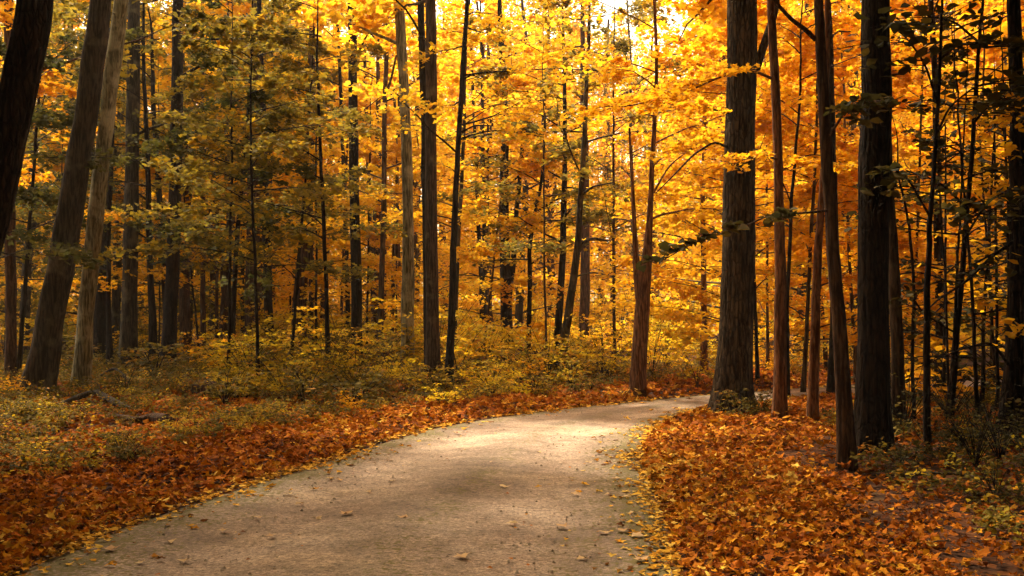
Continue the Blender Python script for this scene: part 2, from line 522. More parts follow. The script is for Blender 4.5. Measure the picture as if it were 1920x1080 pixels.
def build_trees():
    T = make_tree
    # ---- left side
    T('tree', 'tree', 'black leaning trunk cut off by the left edge of the photo', 10, [(-150, 890, 84), (-42, 500, 74), (26, 240, 70), (73, 0, 60)], 'dark', 'highg', 16, .25, rough=.04, ridge=.02)
    T('tree', 'tree', 'dim narrow trunk in the top left corner behind the black leaning trunk', 24, [(20, 690, 20), (16, 300, 18), (15, 0, 17)], 'red', 'highg', 15)
    T('tree', 'tree', 'thick grey leaning trunk with pale lit left edge on the left bank', 20, [(66, 758, 62), (86, 650, 52), (108, 540, 47), (155, 270, 43), (189, 0, 37)], 'grey', 'highg', 18, .25, rough=.04, ridge=.010, crown_kw=dict(azc=2.4, azs=1.6, spec=dict(z=(9.5, 17))))
    T('tree', 'tree', 'pale slim leaning trunk just right of the thick grey leaning trunk', 21, [(151, 748, 33), (158, 600, 30), (164, 540, 29), (176, 400, 27), (192, 270, 29), (213, 100, 26), (228, 0, 26)], 'pale', 'highg', 17, .3, rough=.06, crown_kw=dict(azc=1.6, azs=1.2, spec=dict(z=(9.5, 16))))
    T('tree', 'tree', 'black straight trunk seen close behind the pale leaning trunk', 33, [(184, 672, 29), (192, 500, 24), (203, 300, 19), (208, 120, 16)], 'dark', 'highg', 17)
    T('sapling', 'sapling', 'thin black stem between the black straight trunk and the wide brown trunk', 29, [(206, 690, 11), (200, 540, 9), (204, 400, 7), (212, 250, 6)], 'dark', 'midd', 11, dens=.35)
    T('tree', 'tree', 'wide dark brown straight trunk left of two thin stems on the left bank', 30, [(240, 702, 33), (243, 540, 28), (247, 300, 25), (253, 0, 22)], 'grey', 'highg', 18, .3)
    T('sapling', 'sapling', 'thin dark stem with a slight bow right of the wide dark brown trunk', 30, [(290, 700, 16), (287, 600, 14), (283, 540, 12), (278, 380, 10), (273, 230, 8), (268, 60, 6)], 'dark', 'midd', 12, dens=.4)
    T('sapling', 'sapling', 'thin dark stem leaning left towards its top beside the tall black trunk', 33, [(318, 680, 15), (311, 540, 13), (302, 400, 11), (292, 240, 9), (286, 100, 7)], 'dark', 'midg', 12, dens=.4)
    T('tree', 'tree', 'tall black trunk with a slight lean standing at the back of the left bank', 28.5, [(313, 713, 29), (322, 540, 25), (331, 320, 22), (333, 30, 20)], 'dark', 'highg', 18, .3)
    T('tree', 'tree', 'reddish brown trunk half hidden behind the tall black trunk', 38, [(349, 660, 20), (346, 480, 18), (344, 250, 14)], 'red', 'highg', 16)
    T('tree', 'tree', 'slim orange brown trunk alone in the bright gap right of the tall black trunk', 42, [(399, 668, 14), (399, 480, 13), (402, 300, 12), (400, 100, 11)], 'brown', 'higha', 17)
    T('sapling', 'sapling', 'crooked thin dark sapling with layered olive leaves', 27, [(434, 695, 10), (438, 540, 9), (446, 400, 9), (462, 270, 7), (470, 120, 6)], 'dark', 'midg', 11, dens=1.3, crown_kw=dict(spec=dict(z=(3.6, 11), n=17, ln=3.0)))
    T('tree', 'tree', 'stout red brown trunk among dark leaves behind the crooked sapling', 37, [(472, 676, 28), (474, 540, 27), (477, 380, 25), (480, 150, 21)], 'red', 'highg', 18)
    T('tree', 'tree', 'dark straight trunk right of the stout red brown trunk', 33, [(506, 690, 17), (503, 540, 16), (500, 400, 15), (492, 200, 13)], 'dark', 'highg', 16)
    T('tree', 'tree', 'reddish orange trunk glowing faintly among olive foliage left of centre', 36, [(557, 690, 28), (563, 540, 25), (572, 420, 20), (580, 280, 17), (584, 100, 13)], 'red', 'highg', 17, dens=1.2)
    T('sapling', 'sapling', 'dark sapling with broad layers of olive leaves left of the black pole-like trunk', 25, [(616, 700, 9), (612, 540, 8), (606, 400, 7), (598, 200, 6)], 'dark', 'midg', 10, dens=1.2, crown_kw=dict(azc=PI, azs=1.2, spec=dict(z=(3.2, 9.5), n=15, ln=3.0)))
    # ---- centre
    T('tree', 'tree', 'black pole-like trunk, straight and bare, left of the pale mottled trunk', 29, [(669, 692, 23), (666, 540, 20), (662, 300, 18), (660, 0, 16)], 'dark', 'high', 18, .2)
    T('tree', 'tree', 'slim brown trunk forking high up beside the black pole-like trunk', 32, [(713, 682, 13), (716, 540, 11), (720, 400, 10), (722, 250, 9), (727, 20, 8)], 'brown', 'mid', 15, dens=.6,
      branches=[dict(pts=[(721, 185, 6), (733, 150, 5), (744, 100, 3)])])
    T('tree', 'tree', 'short dark reddish trunk close behind the slim forking one', 40, [(707, 660, 14), (707, 500, 13), (709, 310, 12)], 'red', 'high', 15)
    T('tree', 'tree', 'pale mottled grey green trunk with dark branch scars in the centre left', 26.5, [(765, 712, 27), (766, 540, 23), (763, 300, 19), (757, 150, 19), (749, 0, 18)], 'pale', 'high', 18, .2, rough=.05)
    T('tree', 'tree', 'dark slim trunk pressed against the left side of a broad brown trunk', 25.5, [(802, 712, 15), (801, 540, 15), (797, 260, 14), (789, 0, 12)], 'dark', 'high', 17, .15)
    T('tree', 'tree', 'broad brown trunk with a dark slim trunk pressed against its left side', 24.8, [(812, 724, 27), (809, 540, 24), (808, 300, 22), (808, 0, 20)], 'brown', 'high', 18, .3)
    T('tree', 'tree', 'narrow dark trunk leaning right as it rises through bright golden leaves', 23, [(840, 730, 17), (847, 600, 14), (853, 400, 11), (862, 230, 10), (868, 100, 9), (874, 0, 8)], 'dark', 'mid', 14, .3, dens=.7, crown_kw=dict(spec=dict(z=(5, 13))),
      branches=[dict(pts=[(866, 150, 4), (885, 140, 3), (903, 148, 2)]), dict(pts=[(860, 250, 4), (890, 235, 3), (925, 236, 2)])])
    T('sapling', 'sapling', 'thin grey stem close behind the narrow leaning dark trunk', 30, [(850, 670, 9), (856, 500, 8), (864, 380, 8), (868, 260, 7)], 'grey', 'mid', 11, dens=.5)
    T('tree', 'tree', 'dark double trunk, thick left stem and thin right stem joined below', 32, [(951, 665, 24), (948, 540, 21), (944, 400, 18), (946, 240, 15), (940, 80, 11)], 'dark', 'mid', 14, .25, dens=.8,
      branches=[dict(pts=[(954, 560, 11), (962, 500, 11), (968, 400, 9), (976, 320, 8), (981, 250, 7)])])
    T('sapling', 'sapling', 'wavy thin dark sapling right of the dark double trunk', 30, [(990, 682, 9), (993, 540, 8), (993, 440, 8), (1011, 370, 6), (1020, 280, 5), (1022, 180, 4)], 'dark', 'midg', 9, dens=.5,
      branches=[dict(pts=[(1002, 400, 5), (1040, 375, 4), (1090, 360, 2)])])
    T('tree', 'tree', 'black slim trunk standing directly behind the leaning olive grey trunk', 30, [(1044, 690, 14), (1053, 540, 13), (1057, 420, 12), (1060, 300, 9), (1058, 160, 7)], 'dark', 'mid', 13, dens=.7)
    T('tree', 'tree', 'leaning olive grey trunk with a crooked side branch in the centre', 25.5, [(1043, 722, 19), (1056, 640, 16), (1069, 560, 15), (1080, 460, 13), (1085, 390, 11), (1092, 280, 10), (1098, 150, 7)], 'grey', 'midg', 12, .3, dens=.55, crown_kw=dict(spec=dict(z=(5, 11), n=11)),
      branches=[dict(pts=[(1081, 480, 8), (1092, 456, 7), (1112, 446, 5), (1140, 452, 3)]), dict(pts=[(1075, 520, 4), (1110, 510, 3), (1160, 520, 2)]), dict(pts=[(1086, 370, 5), (1110, 350, 4), (1150, 342, 2)])])
    T('tree', 'tree', 'brown straight trunk far behind the leaning olive grey trunk', 40, [(1093, 655, 20), (1096, 540, 18), (1096, 400, 17), (1094, 200, 14)], 'red', 'high', 16)
    T('tree', 'tree', 'reddish brown forked trunk at the outer edge of the bend', 20.8, [(1194, 744, 30), (1199, 640, 27), (1203, 560, 28), (1207, 520, 27), (1216, 440, 12), (1222, 360, 10), (1224, 250, 8)], 'russet', 'mid', 12, .25, dens=.9, crown_kw=dict(spec=dict(z=(3.6, 11), n=18)),
      branches=[dict(pts=[(1200, 560, 18), (1194, 510, 15), (1190, 440, 9), (1186, 350, 7), (1180, 240, 4)]), dict(pts=[(1226, 360, 4), (1255, 310, 3), (1310, 268, 2)])])
    T('tree', 'tree', 'short looking brown trunk beyond the road just left of the thick furrowed trunk', 27, [(1320, 712, 16), (1320, 640, 12), (1320, 560, 11), (1318, 400, 9), (1322, 200, 7)], 'russet', 'mid', 12, .3, dens=1.0, crown_kw=dict(spec=dict(z=(3.2, 11), n=18)))
    # ---- right side
    T('tree', 'tree', 'thickest trunk, furrowed brown bark and flared roots inside the bend', 16.6, [(1371, 782, 66), (1376, 720, 64), (1381, 640, 62), (1386, 540, 61), (1393, 270, 55), (1395, 100, 54), (1398, 0, 54)], 'furrow', 'higha', 20, .42, rough=.02, ridge=.03, crown_kw=dict(azc=.6, azs=1.6),
      branches=[dict(pts=[(1418, 130, 16), (1440, 60, 14), (1455, 20, 12), (1462, -60, 9)]),
                dict(pts=[(1372, 280, 6), (1340, 265, 4), (1300, 290, 4), (1262, 330, 3), (1230, 362, 2)], D=15.5),
                dict(pts=[(1372, 215, 5), (1320, 200, 4), (1260, 195, 3), (1180, 190, 2)], D=14.8, leaf=.10, pal='amber', n=12, ln=.9, nl=40)])
    T('tree', 'tree', 'smooth lit brown trunk, first to the right of the thickest trunk', 14.6, [(1463, 806, 28), (1463, 700, 24), (1463, 540, 22), (1460, 300, 17), (1452, 120, 18), (1446, 0, 14)], 'russet', 'higha', 15, .3, crown_kw=dict(azc=.8, azs=1.8),
      branches=[dict(pts=[(1452, 150, 6), (1410, 130, 5), (1360, 140, 4), (1270, 180, 3), (1170, 200, 2)], D=13.2, leaf=.10, pal='amber', n=14, ln=.75, nl=44),
                dict(pts=[(1460, 300, 5), (1430, 290, 4), (1390, 300, 3), (1360, 320, 2)], D=13.5, leaf=.09, pal='amber', n=7, ln=.45, nl=26),
                dict(pts=[(1466, 320, 5), (1500, 300, 4), (1540, 310, 3)], D=13.6, leaf=.09, pal='amber', n=6, ln=.5, nl=26)])
    T('sapling', 'sapling', 'thin dark stem in the bright gap behind the smooth lit brown trunk', 20, [(1477, 690, 8), (1478, 540, 7), (1482, 400, 7), (1495, 240, 5), (1500, 100, 4)], 'dark', 'mida', 9, dens=.6)
    T('tree', 'tree', 'slender brown trunk, second to the right of the thickest trunk, with pale lit side', 14.6, [(1524, 806, 22), (1527, 700, 19), (1531, 540, 17), (1538, 420, 14), (1545, 300, 12), (1549, 100, 10)], 'russet', 'higha', 14, .3, crown_kw=dict(azc=.8, azs=1.6))
    T('tree', 'tree', 'dark shaded trunk deep behind the leaning russet trunk', 20, [(1563, 770, 18), (1565, 600, 16), (1567, 400, 15), (1560, 200, 13), (1555, 20, 12)], 'dark', 'higha', 16)
    T('tree', 'tree', 'leaning russet trunk with a crooked limb near its top, left of the widest black trunk', 10.4, [(1590, 893, 34), (1587, 800, 29), (1577, 640, 27), (1566, 500, 26), (1556, 400, 24), (1546, 200, 21), (1536, 100, 19), (1531, 0, 17)], 'red', 'higha', 14, .25, crown_kw=dict(azc=.3, azs=1.5),
      branches=[dict(pts=[(1530, 75, 10), (1510, 55, 9), (1485, 38, 8), (1455, 5, 7), (1430, -60, 5)]),
                dict(pts=[(1552, 395, 5), (1500, 400, 4), (1450, 400, 3), (1395, 425, 3), (1300, 455, 2), (1240, 490, 2)], D=8.6, leaf=.12, shape='ovate', pal='dark', n=9, ln=.3, nl=9, **{'from': .2}),
                dict(pts=[(1552, 260, 5), (1590, 200, 4), (1630, 190, 3)], D=9.4, leaf=.12, shape='ovate', pal='dark', n=8, ln=.5, nl=12)])
    T('tree', 'tree', 'widest black trunk with deep furrows on the right bank', 11.5, [(1636, 862, 62), (1634, 700, 56), (1632, 540, 54), (1637, 300, 54), (1639, 150, 52), (1637, 0, 50)], 'dark', 'higha', 18, .3, rough=.02, ridge=.028, crown_kw=dict(azc=.2, azs=1.6))
    T('tree', 'tree', 'dark brown trunk tucked against the right side of the widest black trunk', 12.8, [(1688, 838, 26), (1682, 700, 24), (1674, 540, 22), (1666, 400, 20), (1660, 200, 17)], 'brown', 'higha', 14, .25, crown_kw=dict(azc=.2, azs=1.6))
    for label, D, pts, br in (
        ('thin black sapling with big dark leaves, first right of the widest black trunk', 11.5, [(1741, 868, 15), (1740, 700, 13), (1740, 540, 12), (1746, 420, 9), (1757, 260, 8), (1766, 100, 6), (1770, 0, 5)],
         [dict(pts=[(1757, 250, 5), (1780, 200, 4), (1830, 160, 3), (1890, 150, 2)], D=10.6, n=11, ln=.5, nl=13), dict(pts=[(1760, 200, 5), (1735, 120, 4), (1700, 70, 3), (1660, 40, 2)], D=10.8, n=10, ln=.5, nl=12),
          dict(pts=[(1746, 410, 5), (1700, 330, 4), (1660, 310, 3)], D=11, n=6, ln=.4, nl=9), dict(pts=[(1764, 110, 5), (1800, 80, 4), (1850, 90, 3)], D=11, n=9, ln=.5, nl=12)]),
        ('thin black sapling leaning right at its top, near the right edge', 13.5, [(1782, 760, 14), (1792, 640, 12), (1800, 540, 11), (1812, 400, 9), (1826, 230, 8), (1838, 60, 6), (1845, -20, 5)],
         [dict(pts=[(1806, 450, 5), (1850, 380, 4), (1900, 350, 3)], D=12.2, n=9, ln=.5, nl=12), dict(pts=[(1826, 230, 5), (1860, 190, 4), (1905, 170, 3)], D=12.5, n=8, ln=.5, nl=11),
          dict(pts=[(1814, 390, 5), (1760, 340, 4), (1700, 320, 3)], D=12.5, n=9, ln=.45, nl=10), dict(pts=[(1836, 80, 5), (1790, 40, 4), (1740, 30, 3)], D=12.5, n=8, ln=.5, nl=12)]),
    ):
        for b in br: b.update(leaf=.15, shape='ovate', pal='dark', n=int(b['n'] * 1.3), ln=b['ln'] * 1.5, nl=max(5, int(b['nl'] * .55)))
        T('sapling', 'sapling', label, D, pts, 'dark', None, 7, .2, branches=br)
    T('sapling', 'sapling', 'spindly dark sapling with bare twigs between the thin black saplings', 14, [(1714, 800, 7), (1712, 640, 6), (1716, 540, 6), (1708, 430, 5), (1690, 330, 4)], 'dark', None, 4.5,
      branches=[dict(pts=[(1712, 560, 4), (1740, 600, 3), (1780, 560, 3), (1840, 540, 2)])])
    T('tree', 'tree', 'dark mid-distance trunk behind the thin black saplings', 21, [(1765, 735, 19), (1762, 540, 17), (1758, 400, 15), (1752, 200, 12)], 'dark', 'higha', 15)
    T('tree', 'tree', 'dark brown trunk at the right edge of the photo', 13, [(1893, 838, 40), (1903, 640, 32), (1910, 540, 30), (1908, 300, 26), (1899, 0, 25)], 'dark', 'higha', 16, .3, crown_kw=dict(azc=.2, azs=1.5),
      branches=[dict(pts=[(1905, 450, 7), (1860, 480, 6), (1810, 530, 5), (1760, 560, 4), (1730, 590, 2)], D=12), dict(pts=[(1902, 700, 6), (1860, 640, 5), (1800, 655, 3), (1720, 690, 2)], D=12.2)])
    for k in range(15):
        px, D = rng.uniform(1650, 1985), rng.uniform(12, 20)
        l = rng.normal(0, 22); w = rng.uniform(3.5, 7) * 14 / D
        x0 = px
        T('sapling', 'sapling', 'thin dark sapling with few leaves in the tangle at the right edge', D, [(x0, 600 + 2900 / D, w * 1.2), (x0 + l * .5, 520, w), (x0 + l * 1.4, 330, w * .7), (x0 + l * 2, 160, w * .5)], 'dark', 'lowg', rng.uniform(4, 6.5),
          pal='dark' if k % 3 else 'amber', dens=.22, group='thin dark saplings in the tangle at the right edge', crown_kw=dict(spec=dict(z=(1.0, 5.5), n=12, ln=1.3, leaf=.12, shape='ovate')))
    for k in range(24):
        px, D = rng.uniform(370, 930), rng.uniform(33, 52)
        l = rng.normal(0, 9); w = rng.uniform(5, 11) * 34 / D
        T('tree', 'tree', 'thin bare dark trunk far behind the outer bank of the bend', D, [(px, 600 + 2900 / D, w * 1.1), (px + l * .5, 480, w), (px + l * 1.4, 200, w * .8), (px + l * 2, 20, w * .7)], ('dark', 'red', 'brown')[k % 3], 'high', rng.uniform(13, 17),
          dens=.6, group='thin bare dark trunks far behind the outer bank')
    # ---- young trees that carry the golden mass of the middle distance
    for px, D, pal in ((905, 31, 'gold'), (1030, 27, 'olive'), (1150, 28, 'olive'), (1352, 24, 'gold'), (1425, 24, 'gold'), (1440, 29, 'amber'),
                       (1505, 22, 'amber'), (1545, 30, 'gold'), (1600, 25, 'amber'), (1660, 30, 'gold'), (1708, 22, 'amber'), (1790, 27, 'amber'), (1865, 21, 'amber'), (1930, 27, 'amber'), (745, 37, 'gold'), (830, 38, 'gold')):
        x = px + rng.uniform(-6, 6)
        w = rng.uniform(4, 8) * 25 / D
        l = rng.normal(0, 12)
        T('sapling', 'sapling', 'slender young tree with golden leaves in the middle of the wood' if pal != 'olive' else 'slender young tree with olive leaves near the outer edge of the bend', D, [(x, 600 + 2900 / D, w * 1.2), (x + l, 480, w), (x + 2 * l, 250, w * .8)], 'brown' if rng.uniform() < .6 else 'dark',
          'mid', rng.uniform(9, 13), pal=pal, group='slender young golden trees in the middle of the wood' if pal != 'olive' else 'slender young olive-leaved trees near the bend', crown_kw=dict(spec=dict(z=(3.2 if 950 < px < 1340 else 1.0, 12), n=11 if 950 < px < 1340 else 28, ln=2.7, nl=38)))
    for px, D, pal in ((30, 24, 'amber'), (112, 33, 'olive'), (178, 34, 'amber'), (296, 34, 'olive'), (378, 33, 'amber'), (425, 25, 'green'), (540, 27, 'olive'), (590, 33, 'gold'), (690, 36, 'gold'), (480, 22, 'olive'), (-40, 20, 'green')):
        x = px + rng.uniform(-6, 6)
        w = rng.uniform(3, 7) * 25 / D
        l = rng.normal(0, 12)
        nm, G = {'olive': ('slender young tree with olive leaves in the shade of the left bank', 'slender young olive-leaved trees on the left bank'), 'green': ('slender young tree with dark green leaves on the left bank', 'slender young green-leaved trees on the left bank'), 'amber': ('slender young tree with orange leaves behind the left bank', 'slender young orange-leaved trees on the left bank'), 'gold': ('slender young tree with yellow leaves behind the left bank', 'slender young yellow-leaved trees on the left bank')}[pal]
        T('sapling', 'sapling', nm, D, [(x, 600 + 2900 / D, w * 1.2), (x + l, 480, w), (x + 2 * l, 250, w * .8)], 'dark',
          'midg', rng.uniform(8, 12), pal=pal, group=G, crown_kw=dict(spec=dict(z=(2.4, 11), n=18, ln=2.6)))


def build_background():
    protos = []
    for k in range(8):
        W = Wood()
        H = rng.uniform(17, 23)
        n = 26
        z = np.linspace(-.2, H, n)
        P = np.c_[np.cumsum(rng.normal(0, .07, n)), np.cumsum(rng.normal(0, .07, n)), z]; P[:, :2] -= P[0, :2]
        r = rng.uniform(.13, .27)
        path = np.c_[P, r * (1 - .7 * (z / H))]
        W.tube(P, path[:, 3], 9, .3, .03)
        sp = dict(z=(1.0 if k % 2 else 3.0, H), n=46, ln=4.2, leaf=.185, nsp=6, nl=26, shape='quad', twigs=False, flat=.16, tilt=.8)
        lv = grow_crown(W, path, sp)
        pal = ('gold', 'gold', 'amber', 'gold', 'gold', 'amber', 'gold', 'olive')[k]
        protos.append((W.mesh('trunk', BM[('brown', 'dark', 'red', 'grey')[k % 4]]), lv.mesh('crown', LM[pal]), pal))
    count = 0
    spots = []
    tries = 0
    while len(spots) < 150 and tries < 20000:
        tries += 1
        D = 36 + 60 * rng.uniform() ** 1.1
        px = rng.uniform(-120, 2040)
        x = at(px, D)
        if road_dist([x], [D])[0] < 1.5 or (-7 < x < 5 and D < 49) or (1040 < px < 1350 and D < 68): continue
        if all((x - a) ** 2 + (D - b) ** 2 > 3.2 ** 2 for a, b in spots):
            spots.append((x, D))
    for x, D in spots:
        left = x < -D * .16
        k = int(rng.integers(0, 8))
        if rng.uniform() < (.3 if left else .1): k = 7
        tm, cm, pal = protos[k]
        lab = {'gold': 'distant tree with a golden crown deep in the wood', 'amber': 'distant tree with an amber crown deep in the wood', 'olive': 'distant tree with an olive crown deep in the wood'}[pal]
        t = thing('tree', lab, 'tree', (x, D, float(ground(np.array([x]), np.array([D]))[0])), 'distant %s trees deep in the wood' % pal)
        t.rotation_euler = (rng.normal(0, .02), rng.normal(0, .02), rng.uniform(0, 2 * PI)); s = rng.uniform(.85, 1.12); t.scale = (s * (1 + .1 * (D > 50)), s * (1 + .1 * (D > 50)), s * rng.uniform(.95, 1.05) * np.interp(D, (40, 70), (1.0, 1.25)))
        part('trunk', tm, t); part('crown', cm, t)
    # the far wood that reads as one mass
    lv = Leaves('quad')
    n = 26000
    th = rng.uniform(-.62, .62, n); d = rng.uniform(98, 135, n)
    x, y = d * np.tan(th), d
    top = 15 + 4 * np.sin(x * .21) + 3 * np.sin(x * .53 + 1) + 1.5 * np.sin(x * 1.7)
    z = top * rng.uniform(0, 1, n)
    lv.add(np.c_[x, y, z], .75, .7)
    o = link(bpy.data.objects.new('far_woods', lv.mesh('far_woods', LM['gold'])))
    tag(o, 'far golden woods closing the view behind the trees', kind='stuff')


def shrub_mesh(h, r, nst, nl, leaf, pal, shape='tuft'):
    W, lv = Wood(), Leaves(shape)
    for k in range(nst):
        a = rng.uniform(-PI, PI); l = h * rng.uniform(.6, 1.1)
        t = np.linspace(0, 1, 6)[:, None]
        d = np.array([math.cos(a), math.sin(a), 0]) * r * rng.uniform(.3, 1)
        P = d * t ** 1.4 + np.array([0, 0, 1.]) * (l * (t - .18 * t * t)) + rng.normal(0, .015, (6, 3)) * t
        W.tube(P, .010 * (1 - .75 * t[:, 0]) + .002, 4)
        for j in range(4):
            f = rng.uniform(.3, 1); p = np.array([np.interp(f, t[:, 0], P[:, i]) for i in range(3)])
            a2 = a + rng.normal(0, 1.1)
            ln = r * rng.uniform(.35, .7)
            lv.add(spray_points(p, [math.cos(a2), math.sin(a2), rng.uniform(-.1, .3)], ln, max(2, nl // 4), .2, .02, .55), leaf, .4, rng.uniform(.1, .9) + rng.normal(0, .2, max(2, nl // 4)))
    return W.mesh('stem', BM['dark']), lv.mesh('foliage', LM[pal])


def build_undergrowth():
    kinds = {}
    for pal in ('shrub', 'yellow', 'herb', 'amber', 'dark'):
        kinds[pal] = [shrub_mesh(1.0, .75, int(rng.integers(9, 14)), 30, .085, pal) for _ in range(3)]
    for pal in ('yellow', 'shrub', 'gold', 'herb'):
        kinds['tall ' + pal] = [shrub_mesh(2.4, 1.25, int(rng.integers(7, 11)), 52, .095, pal) for _ in range(3)]
    kinds['twiggy'] = [shrub_mesh(1.6, .9, 17, 4, .085, 'dark', 'ovate') for _ in range(3)]
    todo = []

    def put(px, D, s, pal, label, group):
        todo.append((px, D, s, str(pal), label, group))

    def plant_all():
        def shown(q):
            return q[2] * (2.4 if 'tall' in q[3] else 1.0) / q[1] * (1 if -60 < q[0] < 1980 else .1) * (9 if q[5] is None else 1)
        order = sorted(todo, key=shown, reverse=True)
        VV, LL, SS, TT, MM, mats, nv = [], [], [], [], [], [], 0
        for k, (px, D, s, pal, label, group) in enumerate(order):
            st, fo = kinds[pal][int(rng.integers(0, 3))]
            x = at(px, D)
            loc = np.array((x, D, float(ground(np.array([x]), np.array([D]))[0]) - .02))
            a = rng.uniform(0, 6.28); sx = s * rng.uniform(.9, 1.2); sy = s * rng.uniform(.9, 1.2)
            if k < 280:
                t = thing('shrub', label, 'shrub', tuple(loc), group)
                t.rotation_euler = (0, 0, a); t.scale = (sx, sy, s)
                part('stem', st, t); part('foliage', fo, t)
                continue
            for me in (st, fo):
                v = np.empty(len(me.vertices) * 3, np.float32); me.vertices.foreach_get('co', v); v = v.reshape(-1, 3) * (sx, sy, s)
                v = np.c_[v[:, 0] * math.cos(a) - v[:, 1] * math.sin(a), v[:, 0] * math.sin(a) + v[:, 1] * math.cos(a), v[:, 2]] + loc
                l = np.empty(len(me.loops), np.int32); me.loops.foreach_get('vertex_index', l)
                n = np.empty(len(me.polygons), np.int32); me.polygons.foreach_get('loop_total', n)
                tn = np.zeros(len(v), np.float32)
                if 'tone' in me.attributes: me.attributes['tone'].data.foreach_get('value', tn)
                m = me.materials[0]
                if m not in mats: mats.append(m)
                VV.append(v); LL.append(l + nv); SS.append(n); TT.append(tn); MM.append(np.full(len(n), mats.index(m), np.int32)); nv += len(v)
        me = raw_mesh('shrubbery', np.concatenate(VV), np.concatenate(LL), np.concatenate(SS), np.concatenate(TT), False)
        for m in mats: me.materials.append(m)
        me.polygons.foreach_set('material_index', np.concatenate(MM))
        tag(link(bpy.data.objects.new('shrubbery', me)), 'small and far shrubs that fill the wood floor between the trunks', kind='stuff')

    # single shrubs one can point to
    put(622, 24, 1.25, 'yellow', 'bright yellow sapling bush in front of the reddish orange trunk', None)
    put(455, 24, .85, 'yellow', 'yellow leafed bush beside the foot of the crooked thin sapling', None)
    put(1392, 15.6, .62, 'herb', 'small dark green seedling at the foot of the thickest trunk', None)
    put(1425, 15.9, .6, 'herb', 'low dark bramble against the right root of the thickest trunk', None)
    put(590, 22.5, .7, 'amber', 'low orange bush left of the black pole-like trunk', None)
    # yellow thicket beyond the bend
    for px, D, s in [(rng.uniform(840, 1340), rng.uniform(23, 44), rng.uniform(.5, 1.0)) for _ in range(46)]:
        if road_dist([at(px, D)], [D])[0] < 1.4: continue
        put(px, D, s, rng.choice(['tall yellow', 'tall yellow', 'tall shrub', 'tall gold']), 'leafy yellow shrub in the thicket beyond the bend', 'yellow shrubs beyond the bend')
    for px, D, s in [(rng.uniform(420, 1160), rng.uniform(17, 30), rng.uniform(.4, .95)) for _ in range(90)]:
        d = road_dist([at(px, D)], [D])[0]
        if d < 1.3: continue
        put(px, D, s * (.6 if d < 2.4 else 1), rng.choice(['shrub', 'shrub', 'herb', 'yellow', 'amber']), 'yellow green shrub on the outer bank of the bend', 'yellow green shrubs along the outer bank')
    for px, D, s in [(rng.uniform(-60, 680), rng.uniform(19, 46), rng.uniform(.4, 1.2)) for _ in range(110)]:
        put(px, D, s if D > 24 else s * .6, rng.choice(['shrub', 'herb', 'herb', 'herb', 'amber']), 'low olive shrub between the trunks of the left bank', 'low olive shrubs on the left bank')
    for px, D, s in [(rng.uniform(1400, 1990), rng.uniform(17, 38), rng.uniform(.7, 1.5)) for _ in range(80)]:
        if road_dist([at(px, D)], [D])[0] < 1.0: continue
        put(px, D, s * (.6 if D > 26 else 1), rng.choice(['amber', 'shrub', 'tall gold', 'tall shrub'] if D > 22 else ['amber', 'herb', 'dark']), 'tangled brown and green shrub among the right-hand trunks', 'tangled shrubs among the trunks right of the bend')
    for px, D, s in [(rng.uniform(-80, 860), rng.uniform(25, 48), rng.uniform(.6, 1.35)) for _ in range(70)]:
        if px < 430 and D < 35: continue
        pal = rng.choice(['tall shrub', 'tall shrub', 'tall yellow', 'tall gold'])
        put(px, D, s, pal, 'tall yellow green shrub between the trunks behind the left bank', 'tall shrubs behind the left bank')
    for px, D, s in [(rng.uniform(-150, 2070), rng.uniform(44, 78), rng.uniform(1.2, 2.2)) for _ in range(110)]:
        if road_dist([at(px, D)], [D])[0] < 1.0: continue
        put(px, D, s, rng.choice(['tall gold', 'tall shrub', 'tall yellow']), 'far shrub with golden leaves deep in the wood', 'far golden shrubs deep in the wood')
    for px, D, s in [(rng.uniform(1640, 2000), rng.uniform(7.2, 13), rng.uniform(.16, .38)) for _ in range(24)]:
        if px < 1640 + (11 - D) * 60: continue
        put(px, D, s, rng.choice(['dark', 'dark', 'dark', 'herb']), 'low dark bramble at the foot of the right bank trunks', 'low dark brambles on the right bank')
    for px, D, s in [(rng.uniform(380, 900), rng.uniform(20, 31), rng.uniform(.35, .75)) for _ in range(26)]:
        if road_dist([at(px, D)], [D])[0] < 2.0: continue
        put(px, D, s, rng.choice(['tall herb', 'tall shrub', 'tall shrub']), 'tall uneven olive shrub between the trunks of the outer bank', 'tall olive shrubs on the outer bank')
    for px, D, s in [(rng.uniform(1600, 2010), rng.uniform(8.6, 15), rng.uniform(.3, .75)) for _ in range(30)]:
        if px < 1690 + (11 - D) * 70: continue
        put(px, D, s, 'twiggy', 'bare dark thorny bush in the shade at the right edge', 'bare dark bushes in the shade at the right edge')
    for px, D, s in [(rng.uniform(-80, 560), rng.uniform(9.5, 20), rng.uniform(.14, .34)) for _ in range(210)]:
        d = road_dist([at(px, D)], [D])[0]
        if d < 1.7 or rng.uniform() > .25 + .25 * d or any(abs(px - q) < 34 and D > 11 for q in (285, 180, 400)): continue
        put(px, D, s, rng.choice(['herb', 'herb', 'shrub']), 'small olive plant among the leaves of the left bank', 'small olive plants on the left bank')
    plant_all()
    # ground cover: herbs nobody could count
    lv = Leaves('ovate')
    lw = Leaves('ovate')
    n = 21000
    x = rng.uniform(-17, 16, n); y = rng.uniform(7, 34, n)
    d = road_dist(x, y)
    k = in_view(x, y, 1.15) & (d > .9 + 1.2 * rng.uniform(size=n))
    patch = nz(x * .5 + 3, y * .45)
    lim = np.where(x < 0, np.where(y < 14, 1.9, 1.2), 2.3)
    k &= ((d > lim) | (rng.uniform(size=n) < .06)) & (patch + rng.normal(0, .5, n) > np.where(x < 0, -.9, -.3))
